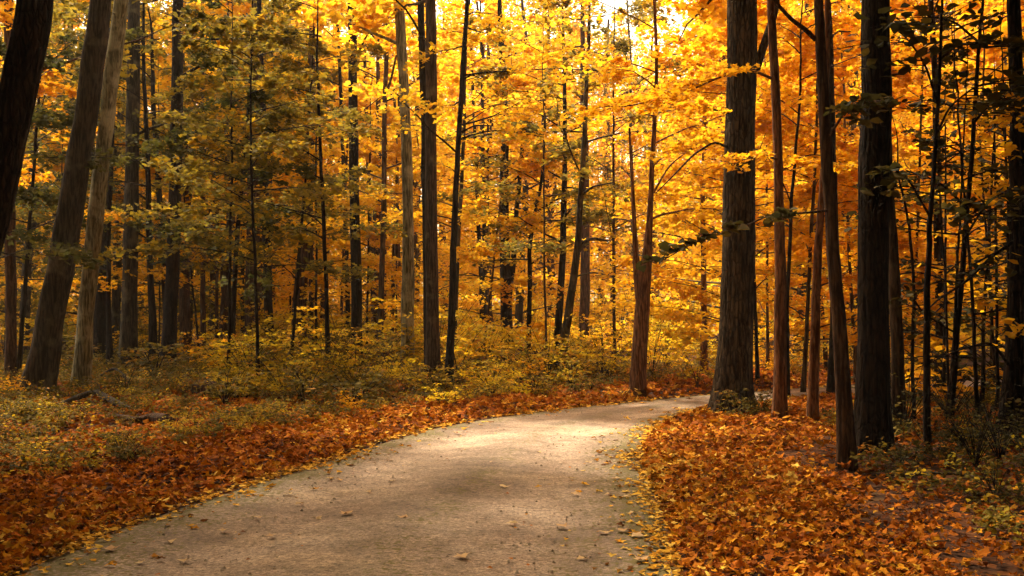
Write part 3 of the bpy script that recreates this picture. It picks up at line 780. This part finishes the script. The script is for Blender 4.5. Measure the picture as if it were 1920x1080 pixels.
    for (lx, ly) in [gp(285, 808), gp(180, 770), gp(395, 760), gp(440, 762)]:
        k &= (np.abs(x - lx) > .8) | (np.abs(y - ly + .8) > 1.3)
    x, y, d = x[k], y[k], d[k]
    g = ground(x, y)
    for i in range(len(x)):
        m = int(rng.integers(10, 24)); h = rng.uniform(.10, .30) * (1 + .6 * (d[i] > 4)); r = rng.uniform(.06, .16)
        a = rng.uniform(0, 6.28, m); q = np.sqrt(rng.uniform(0, 1, m)) * r
        P = np.c_[x[i] + np.cos(a) * q, y[i] + np.sin(a) * q, g[i] + h * (1 - .5 * (q / r) ** 2) * rng.uniform(.5, 1.1, m)]
        (lv if rng.uniform() < .86 else lw).add(P, .052, .5, rng.uniform(0, 1) + rng.normal(0, .15, m))
    o = link(bpy.data.objects.new('undergrowth', lv.mesh('undergrowth', LM['herb']))); tag(o, 'low green herbs growing through the fallen leaves', kind='stuff')
    o = link(bpy.data.objects.new('undergrowth', lw.mesh('undergrowth', LM['shrub']))); tag(o, 'low yellowing herbs growing through the fallen leaves', kind='stuff')


def build_twigs():
    W = Wood()
    n = 260
    x = rng.uniform(-12, 10, n); y = rng.uniform(6, 26, n)
    k = in_view(x, y, 1.1) & (road_dist(x, y) > 1.2); x, y = x[k], y[k]
    g = ground(x, y)
    for i in range(len(x)):
        a = rng.uniform(0, 6.28); l = rng.uniform(.2, .7); tt = np.linspace(0, 1, 6)
        P = np.c_[x[i] + np.cos(a) * l * tt, y[i] + np.sin(a) * l * tt, g[i] + .05 + .05 * np.sin(tt * 3 + a) + rng.uniform(0, .05) * tt]
        P[:, :2] += rng.normal(0, .02, (6, 2)) * l
        W.tube(P, rng.uniform(.004, .012) * (1 - .6 * tt), 5)
    o = link(bpy.data.objects.new('forest_litter', W.mesh('forest_litter', BM['grey'])))
    tag(o, 'dead twigs strewn over the leaf carpet', kind='stuff')


def build_wood_debris():
    build_twigs()
    def log(name, label, cat, pts, bark, sides=12, twigs=0, kind=None):
        P = []
        for (px, py, w, h) in pts:      # pixel of the ground point below, width in pixels, lift in metres
            x, y = gp(px, py)
            P.append((x, y, float(ground(np.array([x]), np.array([y]))[0]) + h, w / 2 / F * y))
        base = np.array([P[0][0], P[0][1], P[0][2]])
        q = smooth_path(P, 22); q[:, :3] -= base
        W = Wood(); W.tube(q[:, :3], q[:, 3] * (1 + rng.normal(0, .015, 22)), sides, 0, .08, seed=float(rng.uniform(0, 6)))
        for e, sgn in ((0, -1), (-1, 1)):
            W.blob(q[e, :3], (q[e, 3] * .9,) * 3, 8, 5, .1)
        t = thing(name, label, cat, tuple(base))
        part('stem', W.mesh('stem', BM[bark]), t)
        for k in range(twigs):
            f = rng.uniform(.3, .95); p = np.array([np.interp(f, np.linspace(0, 1, 22), q[:, i]) for i in range(3)])
            dd = np.array([rng.normal(0, .5), rng.normal(0, .3), rng.uniform(.2, .9)]) * rng.uniform(.4, .9)
            W2 = Wood(); tt = np.linspace(0, 1, 6)[:, None]
            W2.tube(p + dd * tt - np.array([0, 0, .25]) * tt ** 2, .014 * (1 - .7 * tt[:, 0]), 5)
            part('twig', W2.mesh('twig', BM[bark]), t)
    log('log', 'dark fallen log lying among the leaves with its cut end towards the road', 'log', [(216, 797, 12, .05), (258, 803, 20, .06), (286, 801, 23, .08), (314, 807, 27, .08)], 'red')
    log('fallen_branch', 'curved grey fallen branch on the leaves below the pale leaning trunk', 'branch', [(112, 776, 9, .06), (148, 768, 11, .13), (180, 764, 13, .15), (214, 774, 14, .09), (246, 786, 12, .03)], 'grey', 8, 3)
    log('log', 'rotten dark log half sunk in green herbs below the crooked sapling', 'log', [(372, 754, 32, .15), (392, 756, 36, .16), (410, 757, 30, .13)], 'red')
    log('log', 'short brown log lying just right of the rotten dark log', 'log', [(424, 759, 20, .11), (440, 759, 24, .12), (454, 758, 20, .1)], 'brown')
    log('fallen_branch', 'thin arched dead branch among herbs right of the pale leaning trunk', 'branch', [(188, 738, 4, .28), (215, 740, 5, .5), (235, 744, 5, .38), (254, 752, 4, .05)], 'dark', 6, 2)
    log('fallen_branch', 'thin pale dead stick lying on the dark right bank', 'branch', [(1690, 905, 4, .06), (1740, 906, 5, .10), (1800, 906, 4, .10), (1870, 912, 4, .06)], 'grey', 6, 1)


def build_shade_canopy():
    """unseen leaf masses added to shade the near banks and road, thinner above the road."""
    n = 46000  # added leaf roof out of view, blocks sky and sun over the foreground
    x = rng.uniform(-22, 22, n); y = rng.uniform(-18, 19, n)
    z = 9.5 + 6 * rng.uniform(0, 1, n) + 1.2 * nz(x * .4, y * .4)
    z = np.maximum(z, 3.4 + .345 * np.maximum(y, 0) + .3)
    d = road_dist(x, y)
    clump = nz(x * .55 + z * .2, y * .55 - z * .15)
    p = np.where(d < -.2, .6, np.where(d < 2.5, .8, 1.0)) * np.where(clump < -.75, .15, 1.0) * np.where((y > 8) & (np.abs(x - 1) < 5), .6, 1.0)
    k = rng.uniform(size=n) < p
    lv = Leaves('tuft'); lv.add(np.c_[x, y, z][k], .42, .6)
    for (n, xa, xb, ya, yb) in ((15000, -34, 34, -30, -19), (6000, -34, -23, -19, 12), (6000, 23, 34, -19, 12)):  # added leaf walls that cut light from behind and the sides
        x = rng.uniform(xa, xb, n); y = rng.uniform(ya, yb, n); z = rng.uniform(.3, 15, n)
        lv.add(np.c_[x, y, z], .5, .9)
    for s_, dens, xa, xb in ((1, 26000, 1.6, 14), (-1, 9000, 4.5, 17)):  # added lower layers that darken both banks
        x = s_ * rng.uniform(xa, xb, dens); y = rng.uniform(-5 if s_ > 0 else 1, 15, dens)
        z = np.maximum(4.5, 4.1 + .36 * y) + rng.uniform(0, 3.5, dens)
        k = road_dist(x, y) > .8
        lv.add(np.c_[x, y, z][k], .3, .6)
    for s_, dens in ((1, 14000), (-1, 9000)):  # added leaf walls just outside the frame, for shade
        y = rng.uniform(0, 15, dens); x = s_ * (.545 * y + 2.6 + rng.uniform(0, 7, dens)); z = rng.uniform(.2, 10, dens)
        k = road_dist(x, y) > 1.2
        lv.add(np.c_[x, y, z][k], .3, .8)
    o = link(bpy.data.objects.new('forest_canopy', lv.mesh('forest_canopy', LM['olive'])))
    tag(o, 'unseen leaf masses added above, beside and behind to shade the near banks', kind='stuff')



# ------------------------------------------------------------------ setting
def build_ground():
    s = np.linspace(-1, 1, 260)
    xs = np.sinh(s * 4.6) / math.sinh(4.6) * 900
    ys = np.sinh(s * 4.6) / math.sinh(4.6) * 900 + 12
    X, Y = np.meshgrid(xs, ys)
    Z = ground(X, Y)
    n = len(s)
    i = (np.arange(n - 1)[:, None] * n + np.arange(n - 1)[None]).ravel()
    q = np.stack([i, i + 1, i + n + 1, i + n], 1)
    me = raw_mesh('ground', np.c_[X.ravel(), Y.ravel(), Z.ravel()], q.ravel(), np.full(len(q), 4))
    m, nt, out = nodes('forest_floor'); L = nt.links.new
    tc = nt.nodes.new('ShaderNodeTexCoord')
    v = nt.nodes.new('ShaderNodeTexVoronoi'); v.inputs['Scale'].default_value = 11; L(tc.outputs['Object'], v.inputs['Vector'])
    nzn = nt.nodes.new('ShaderNodeTexNoise'); nzn.inputs['Scale'].default_value = 1.2; nzn.inputs['Detail'].default_value = 6; L(tc.outputs['Object'], nzn.inputs[0])
    sep = nt.nodes.new('ShaderNodeSeparateColor'); L(v.outputs['Color'], sep.inputs[0])
    r = ramp(nt, [(0, (.02, .009, .004)), (.4, (.055, .02, .006)), (.8, (.12, .04, .008)), (1, (.05, .028, .009))]); L(sep.outputs[0], r.inputs[0])
    r2 = ramp(nt, [(.35, (.6, .5, .5)), (.7, (1.1, 1.05, 1))]); L(nzn.outputs[0], r2.inputs[0])
    mx = nt.nodes.new('ShaderNodeMix'); mx.data_type = 'RGBA'; mx.blend_type = 'MULTIPLY'; mx.inputs['Factor'].default_value = 1
    L(r.outputs[0], mx.inputs['A']); L(r2.outputs[0], mx.inputs['B'])
    b = nt.nodes.new('ShaderNodeBsdfPrincipled'); L(mx.outputs['Result'], b.inputs['Base Color']); b.inputs['Roughness'].default_value = .95
    b.inputs['Specular IOR Level'].default_value = .1
    bp = nt.nodes.new('ShaderNodeBump'); bp.inputs['Strength'].default_value = .8; bp.inputs['Distance'].default_value = .03
    L(v.outputs['Distance'], bp.inputs['Height']); L(bp.outputs[0], b.inputs['Normal']); L(b.outputs[0], out.inputs[0])
    me.materials.append(m)
    o = link(bpy.data.objects.new('ground', me)); tag(o, 'brown forest floor of soil and old leaf mould under the trees', kind='structure')


def build_road():
    nc = 36
    u = np.linspace(-.03, 1.03, nc)
    n = 640
    idx = np.linspace(0, NR - 1, n)
    li = np.c_[np.interp(idx, np.arange(NR), RL[:, 0]), np.interp(idx, np.arange(NR), RL[:, 1])]
    ri = np.c_[np.interp(idx, np.arange(NR), RR[:, 0]), np.interp(idx, np.arange(NR), RR[:, 1])]
    P = li[:, None] * (1 - u)[None, :, None] + ri[:, None] * u[None, :, None]
    uu = u[None] * np.ones((n, 1))
    # shallow wheel tracks, a raised middle, edges that dive under the litter
    Z = .008 + .02 * np.exp(-((uu - .5) / .12) ** 2) - .014 * np.exp(-((uu - .27) / .09) ** 2) - .014 * np.exp(-((uu - .76) / .09) ** 2)
    Z += .0012 * nz(P[..., 0] * 1.7, P[..., 1] * 1.7)
    Z -= .05 * np.clip((np.abs(uu - .5) - .48) / .05, 0, 1)
    V = np.c_[P.reshape(-1, 2), Z.ravel()]
    i = (np.arange(n - 1)[:, None] * nc + np.arange(nc - 1)[None]).ravel()
    q = np.stack([i, i + 1, i + nc + 1, i + nc], 1)
    me = raw_mesh('road', V, q.ravel(), np.full(len(q), 4))
    a = me.attributes.new('across', 'FLOAT', 'POINT'); a.data.foreach_set('value', uu.ravel().astype(np.float32))
    m, nt, out = nodes('gravel_road'); L = nt.links.new; N = nt.nodes.new
    tc = N('ShaderNodeTexCoord')
    def noise(scale, detail=5, dist=0, vec=None):
        x = N('ShaderNodeTexNoise'); x.inputs['Scale'].default_value = scale; x.inputs['Detail'].default_value = detail; x.inputs['Distortion'].default_value = dist
        L(vec or tc.outputs['Object'], x.inputs[0]); return x
    def mixc(fac, A, B, blend='MIX'):
        x = N('ShaderNodeMix'); x.data_type = 'RGBA'; x.blend_type = blend
        if isinstance(fac, float): x.inputs['Factor'].default_value = fac
        else: L(fac, x.inputs['Factor'])
        for s_, k in ((A, 'A'), (B, 'B')):
            if isinstance(s_, tuple): x.inputs[k].default_value = (*s_, 1)
            else: L(s_, x.inputs[k])
        return x.outputs['Result']
    def math_(op, a_, b_=0.0):
        x = N('ShaderNodeMath'); x.operation = op
        for k, s_ in enumerate((a_, b_)):
            if isinstance(s_, (int, float)): x.inputs[k].default_value = s_
            else: L(s_, x.inputs[k])
        return x.outputs[0]
    big = noise(.55, 4, .5)
    fine = noise(30, 4); grit = noise(95, 2)
    base = ramp(nt, [(.35, (.215, .152, .112)), (.5, (.29, .212, .158)), (.66, (.385, .297, .23))]); L(big.outputs[0], base.inputs[0])
    # streaks of sunlight painted pale across the road
    mp = N('ShaderNodeMapping'); mp.inputs['Scale'].default_value = (.5, 1.0, 1); mp.inputs['Rotation'].default_value = (0, 0, -.2); L(tc.outputs['Object'], mp.inputs[0])
    st = noise(.9, 5, .8, mp.outputs[0])
    sr = ramp(nt, [(.52, (0, 0, 0)), (.68, (1, 1, 1))]); L(st.outputs[0], sr.inputs[0])
    col = mixc(math_('MULTIPLY', sr.outputs[0], .5), base.outputs[0], (.50, .38, .25))
    fr = ramp(nt, [(.30, (.45, .42, .38)), (.44, (.9, .9, .88)), (.68, (1.2, 1.18, 1.14))]); L(fine.outputs[0], fr.inputs[0])
    col = mixc(.8, col, fr.outputs[0], 'MULTIPLY')
    gr = ramp(nt, [(.3, (.4, .38, .36)), (.48, (1, 1, 1)), (.7, (1.35, 1.33, 1.3))]); L(grit.outputs[0], gr.inputs[0])
    col = mixc(.8, col, gr.outputs[0], 'MULTIPLY')
    for scl, lo_, hi_, fac in ((26, .5, 1.4, .55), (60, .4, 1.5, .6)):
        vo = N('ShaderNodeTexVoronoi'); vo.inputs['Scale'].default_value = scl; L(tc.outputs['Object'], vo.inputs['Vector'])
        sc_ = N('ShaderNodeSeparateColor'); L(vo.outputs['Color'], sc_.inputs[0])
        vr = ramp(nt, [(0, (lo_ * .8,) * 3), (.12, (lo_ * 1.6,) * 3), (.85, (1.02,) * 3), (1, (hi_, hi_ * .98, hi_ * .95))]); L(sc_.outputs[0], vr.inputs[0])
        col = mixc(fac, col, vr.outputs[0], 'MULTIPLY')
    ac0 = N('ShaderNodeAttribute'); ac0.attribute_name = 'across'
    wob = noise(1.1, 3)
    acw = math_('ADD', ac0.outputs['Fac'], math_('MULTIPLY', math_('SUBTRACT', wob.outputs[0], .5), .16))
    tr = ramp(nt, [(0, (.8,) * 3), (.16, (.86,) * 3), (.27, (1.12,) * 3), (.38, (.95,) * 3), (.52, (.74,) * 3), (.64, (.93,) * 3), (.75, (1.12,) * 3), (.88, (.84,) * 3), (1, (.72,) * 3)], 'EASE'); L(acw, tr.inputs[0])
    col = mixc(.85, col, tr.outputs[0], 'MULTIPLY')
    mot = noise(3.4, 6, .4); mr = ramp(nt, [(.34, (.72, .70, .67)), (.5, (1, 1, 1)), (.66, (1.18, 1.17, 1.15))]); L(mot.outputs[0], mr.inputs[0])
    col = mixc(.8, col, mr.outputs[0], 'MULTIPLY')
    # moss along the edges and on the middle strip
    ac = N('ShaderNodeAttribute'); ac.attribute_name = 'across'
    e = math_('ABSOLUTE', math_('SUBTRACT', ac.outputs['Fac'], .5))
    edge = N('ShaderNodeMapRange'); edge.inputs['From Min'].default_value = .26; edge.inputs['From Max'].default_value = .46; L(e, edge.inputs[0])
    mid = N('ShaderNodeMapRange'); mid.inputs['From Min'].default_value = .11; mid.inputs['From Max'].default_value = .0; mid.inputs['To Max'].default_value = .5
    L(math_('ABSOLUTE', math_('SUBTRACT', ac.outputs['Fac'], .56)), mid.inputs[0])
    mo = noise(2.2, 6, .3); mo2 = noise(24, 4)
    s = math_('ADD', math_('MAXIMUM', edge.outputs[0], mid.outputs[0]), math_('ADD', math_('MULTIPLY', math_('SUBTRACT', mo.outputs[0], .62), 1.9), math_('MULTIPLY', math_('SUBTRACT', mo2.outputs[0], .50), 3.8)))
    mm = ramp(nt, [(.35, (0, 0, 0)), (.75, (1, 1, 1))]); L(s, mm.inputs[0])
    mossc = mixc(mo2.outputs[0], (.05, .043, .010), (.16, .125, .035))
    col = mixc(math_('MULTIPLY', mm.outputs[0], .95), col, mossc)
    b = N('ShaderNodeBsdfPrincipled'); L(col, b.inputs['Base Color']); b.inputs['Roughness'].default_value = .88; b.inputs['Specular IOR Level'].default_value = .2
    bp = N('ShaderNodeBump'); bp.inputs['Strength'].default_value = .7; bp.inputs['Distance'].default_value = .012
    hsum = math_('ADD', math_('MULTIPLY', fine.outputs[0], .9), math_('MULTIPLY', grit.outputs[0], .5))
    L(hsum, bp.inputs['Height']); L(bp.outputs[0], b.inputs['Normal']); L(b.outputs[0], out.inputs[0])
    me.materials.append(m)
    o = link(bpy.data.objects.new('road', me)); tag(o, 'pale gravel road curving right between banks of fallen leaves', kind='structure')


def in_view(x, y, m=1.25):
    return (y > 4.5) & (np.abs(x) < (y * 960 / F) * m + 1.2)


def build_litter():
    lv = Leaves('maple'); lv.curl = .5
    lo = Leaves('ovate'); lo.curl = .9
    # near banks, dense; thinning in size and number with distance
    for (y0, y1, dens, size, sh) in ((4.8, 9, 840, .061, 0), (9, 14, 520, .074, 0), (14, 20, 230, .105, 0), (20, 32, 75, .145, 0)):
        xm = y1 * .66 + 1.5
        n = int((y1 - y0) * 2 * xm * dens)
        x = rng.uniform(-xm, xm, n); y = rng.uniform(y0, y1, n)
        k = in_view(x, y, 1.2); x, y = x[k], y[k]
        d = road_dist(x, y)
        thr = rng.exponential(.13, len(d)) * np.where(rng.uniform(size=len(d)) < .2, 1.8, .8)
        edge = .12 * nz(x * 2.3, y * 2.3)
        keep = (d > edge - thr * .9) & ((d > 0) | (rng.uniform(size=len(d)) < .55))
        # fewer where herbs and brambles take over
        keep &= ~((d > 4.5) & (rng.uniform(size=len(d)) < .45))
        keep &= ~((x > 1.9 + .1 * y) & (y < 13) & (d > 1.6 + .5 * nz(x * 2, y * 2)) & (rng.uniform(size=len(d)) < .78))     # sparse leaves; bared dark soil also stands in for shade in this corner
        x, y, d = x[keep], y[keep], d[keep]
        z = np.where(d > -.02, np.maximum(ground(x, y), 0.0), .012) + rng.uniform(.003, .075, len(x)) * np.clip(d / .4 + .25, .1, 1)
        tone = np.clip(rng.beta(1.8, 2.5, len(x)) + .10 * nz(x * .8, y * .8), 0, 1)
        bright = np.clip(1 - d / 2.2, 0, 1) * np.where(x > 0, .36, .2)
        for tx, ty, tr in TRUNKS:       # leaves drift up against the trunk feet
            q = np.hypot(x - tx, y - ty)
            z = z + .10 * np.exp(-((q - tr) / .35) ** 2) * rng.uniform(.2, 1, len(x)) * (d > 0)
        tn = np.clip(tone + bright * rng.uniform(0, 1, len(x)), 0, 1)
        flat = d < .08
        sp = rng.uniform(size=len(x))
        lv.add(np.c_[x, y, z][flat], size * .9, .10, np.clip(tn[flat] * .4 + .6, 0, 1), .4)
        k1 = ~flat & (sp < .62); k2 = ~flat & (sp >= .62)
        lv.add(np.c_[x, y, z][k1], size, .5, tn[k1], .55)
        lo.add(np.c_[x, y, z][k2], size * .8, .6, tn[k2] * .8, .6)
    o = link(bpy.data.objects.new('fallen_leaves', lo.mesh('fallen_leaves', LM['litter'])))
    tag(o, 'small curled brown leaves mixed into the leaf carpet on both banks', kind='stuff')
    o = link(bpy.data.objects.new('fallen_leaves', lv.mesh('fallen_leaves', LM['litter'])))
    tag(o, 'thick carpet of orange and brown fallen leaves on both banks of the road', kind='stuff')


def build_gravel():
    n = 9000
    y = 5 + 17 * rng.uniform(size=n) ** 1.3; x = rng.uniform(-5, 6, n)
    d = road_dist(x, y); k = (d < .12) & in_view(x, y, 1.1) & (rng.uniform(size=n) < np.clip(.35 + .8 * np.exp(-np.abs(d) / .35) + .4 * (nz(x * 1.3, y * 1.3) > .3), 0, 1))
    x, y = x[k], y[k]; n = len(x)
    r = .005 + .012 * rng.uniform(size=n) ** 3
    o8 = np.array([(1, 0, 0), (0, 1, 0), (-1, 0, 0), (0, -1, 0), (0, 0, 1.)])
    V = np.c_[x, y, np.full(n, .006)][:, None] + r[:, None, None] * o8[None] * rng.uniform(.6, 1.4, (n, 5, 3))
    f = np.array([(0, 1, 4), (1, 2, 4), (2, 3, 4), (3, 0, 4)])
    Q = (np.arange(n)[:, None, None] * 5 + f[None]).reshape(-1, 3)
    me = raw_mesh('gravel', V.reshape(-1, 3), Q.ravel(), np.full(len(Q), 3), np.repeat(rng.uniform(size=n), 5), False)
    me.materials.append(leaf_mat('loose_stone', [(.12, .085, .06), (.3, .23, .17), (.45, .37, .29), (.2, .15, .11)], 0))
    tag(link(bpy.data.objects.new('gravel', me)), 'loose small stones scattered on the road', kind='stuff')
    n = 5200
    y = 5 + 17 * rng.uniform(size=n) ** 1.2; x = rng.uniform(-5, 6, n); d = road_dist(x, y)
    k = (d < .1) & in_view(x, y, 1.1) & (rng.uniform(size=n) < .12 + .9 * np.exp(-np.abs(d) / .3) + .25 * (nz(x * 1.7 + 4, y * 1.7) > .5))
    lv = Leaves('quad'); lv.add(np.c_[x, y, np.full(n, .016)][k], .026, .08, None, .7)
    tag(link(bpy.data.objects.new('leaf_litter', lv.mesh('leaf_litter', LM['litter']))), 'crushed brown leaf crumbs lying on the road', kind='stuff')


def build_road_leaves():
    build_gravel()
    protos = []
    for k in range(5):
        lv = Leaves('maple'); lv.curl = .28
        lv.add([[0, 0, .006]], .07 + .009 * k, .05, np.array([.3 + .12 * k]), 0)
        protos.append(lv.mesh('fallen_leaf', LM['dry']))
    spots = [(320, 1020), (262, 1060), (345, 1056), (480, 975), (652, 968), (560, 948), (618, 900), (690, 925), (420, 1000), (758, 975), (595, 975), (540, 930),
             (960, 985), (868, 1050), (1052, 992), (920, 870), (1072, 900), (948, 916), (1130, 1003), (1165, 1000), (1185, 965), (1160, 900), (1175, 935), (1195, 1010),
             (1205, 1055), (1140, 930), (1105, 870), (1130, 845), (1080, 930), (860, 815), (1010, 850), (735, 905), (806, 940), (510, 1010), (208, 1035), (1090, 1052)]
    for k, (px, py) in enumerate(spots):
        x, y = gp(px, py)
        o = bpy.data.objects.new('fallen_leaf', protos[k % 5]); link(o)
        o.location = (x, y, .016); o.rotation_euler = (0, 0, rng.uniform(0, 6.28)); s = rng.uniform(.8, 1.3); o.scale = (s, s, s)
        tag(o, 'dry tan leaf lying alone on the gravel road', 'leaf', 'single leaves scattered on the road')


build_ground(); build_road()
build_trees()
build_litter(); build_road_leaves()
build_shade_canopy()
build_background()
build_undergrowth()
build_wood_debris()

# ------------------------------------------------------------------ light, sky, camera
SUN_AZ, SUN_EL = math.radians(-28), math.radians(56)
w = bpy.data.worlds.new('World'); sc.world = w; w.use_nodes = True
nt = w.node_tree; bg = nt.nodes['Background']
sky = nt.nodes.new('ShaderNodeTexSky'); sky.sky_type = 'NISHITA'; sky.sun_disc = False
sky.sun_elevation = SUN_EL; sky.sun_rotation = SUN_AZ; sky.air_density = 1.0; sky.dust_density = 6.0; sky.ozone_density = .6
mx = nt.nodes.new('ShaderNodeMix'); mx.data_type = 'RGBA'; mx.blend_type = 'MULTIPLY'; mx.inputs['Factor'].default_value = 1
mx.inputs['B'].default_value = (1.0, .85, .60, 1)
nt.links.new(sky.outputs[0], mx.inputs['A']); nt.links.new(mx.outputs['Result'], bg.inputs[0])
bg.inputs[1].default_value = .15
sd = bpy.data.lights.new('sun', 'SUN'); sd.energy = 2.4; sd.angle = math.radians(4); sd.color = (1, .87, .66)
so = bpy.data.objects.new('sun', sd); link(so)
dv = Vector((math.sin(SUN_AZ) * math.cos(SUN_EL), math.cos(SUN_AZ) * math.cos(SUN_EL), math.sin(SUN_EL)))
so.rotation_euler = dv.to_track_quat('Z', 'Y').to_euler(); so.location = dv * 60

if HAZE:
    W = Wood()
    v = np.array([(x, y, z) for x in (-260, 260) for y in (-60, 330) for z in (-1.6, 34.0)], float)
    f = np.array([(0, 1, 3, 2), (4, 6, 7, 5), (0, 4, 5, 1), (2, 3, 7, 6), (0, 2, 6, 4), (1, 5, 7, 3)])
    me = raw_mesh('haze', v, f.ravel(), np.full(6, 4), None, False)
    m, hn, out = nodes('air'); pv = hn.nodes.new('ShaderNodeVolumePrincipled')
    pv.inputs['Color'].default_value = (1, .93, .8, 1); pv.inputs['Density'].default_value = HAZE; pv.inputs['Anisotropy'].default_value = .35
    hn.links.new(pv.outputs[0], out.inputs['Volume']); me.materials.append(m)
    tag(link(bpy.data.objects.new('haze', me)), 'thin warm haze hanging in the wood', kind='stuff')

cam = bpy.data.cameras.new('camera'); cam.sensor_width = 36; cam.lens = 36 * F / 1920
cam.shift_y = (HOR - 540) / 1920; cam.clip_end = 3000
co = bpy.data.objects.new('camera', cam); link(co); co.location = (0, 0, HC); co.rotation_euler = (PI / 2, 0, 0)
sc.camera = co
sc.view_settings.view_transform = 'Standard'; sc.view_settings.look = 'None'; sc.view_settings.gamma = 1
sc.view_settings.exposure = 2.15
sc.cycles.max_bounces = 8; sc.cycles.diffuse_bounces = 4; sc.cycles.transmission_bounces = 6
sc.cycles.use_denoising = True
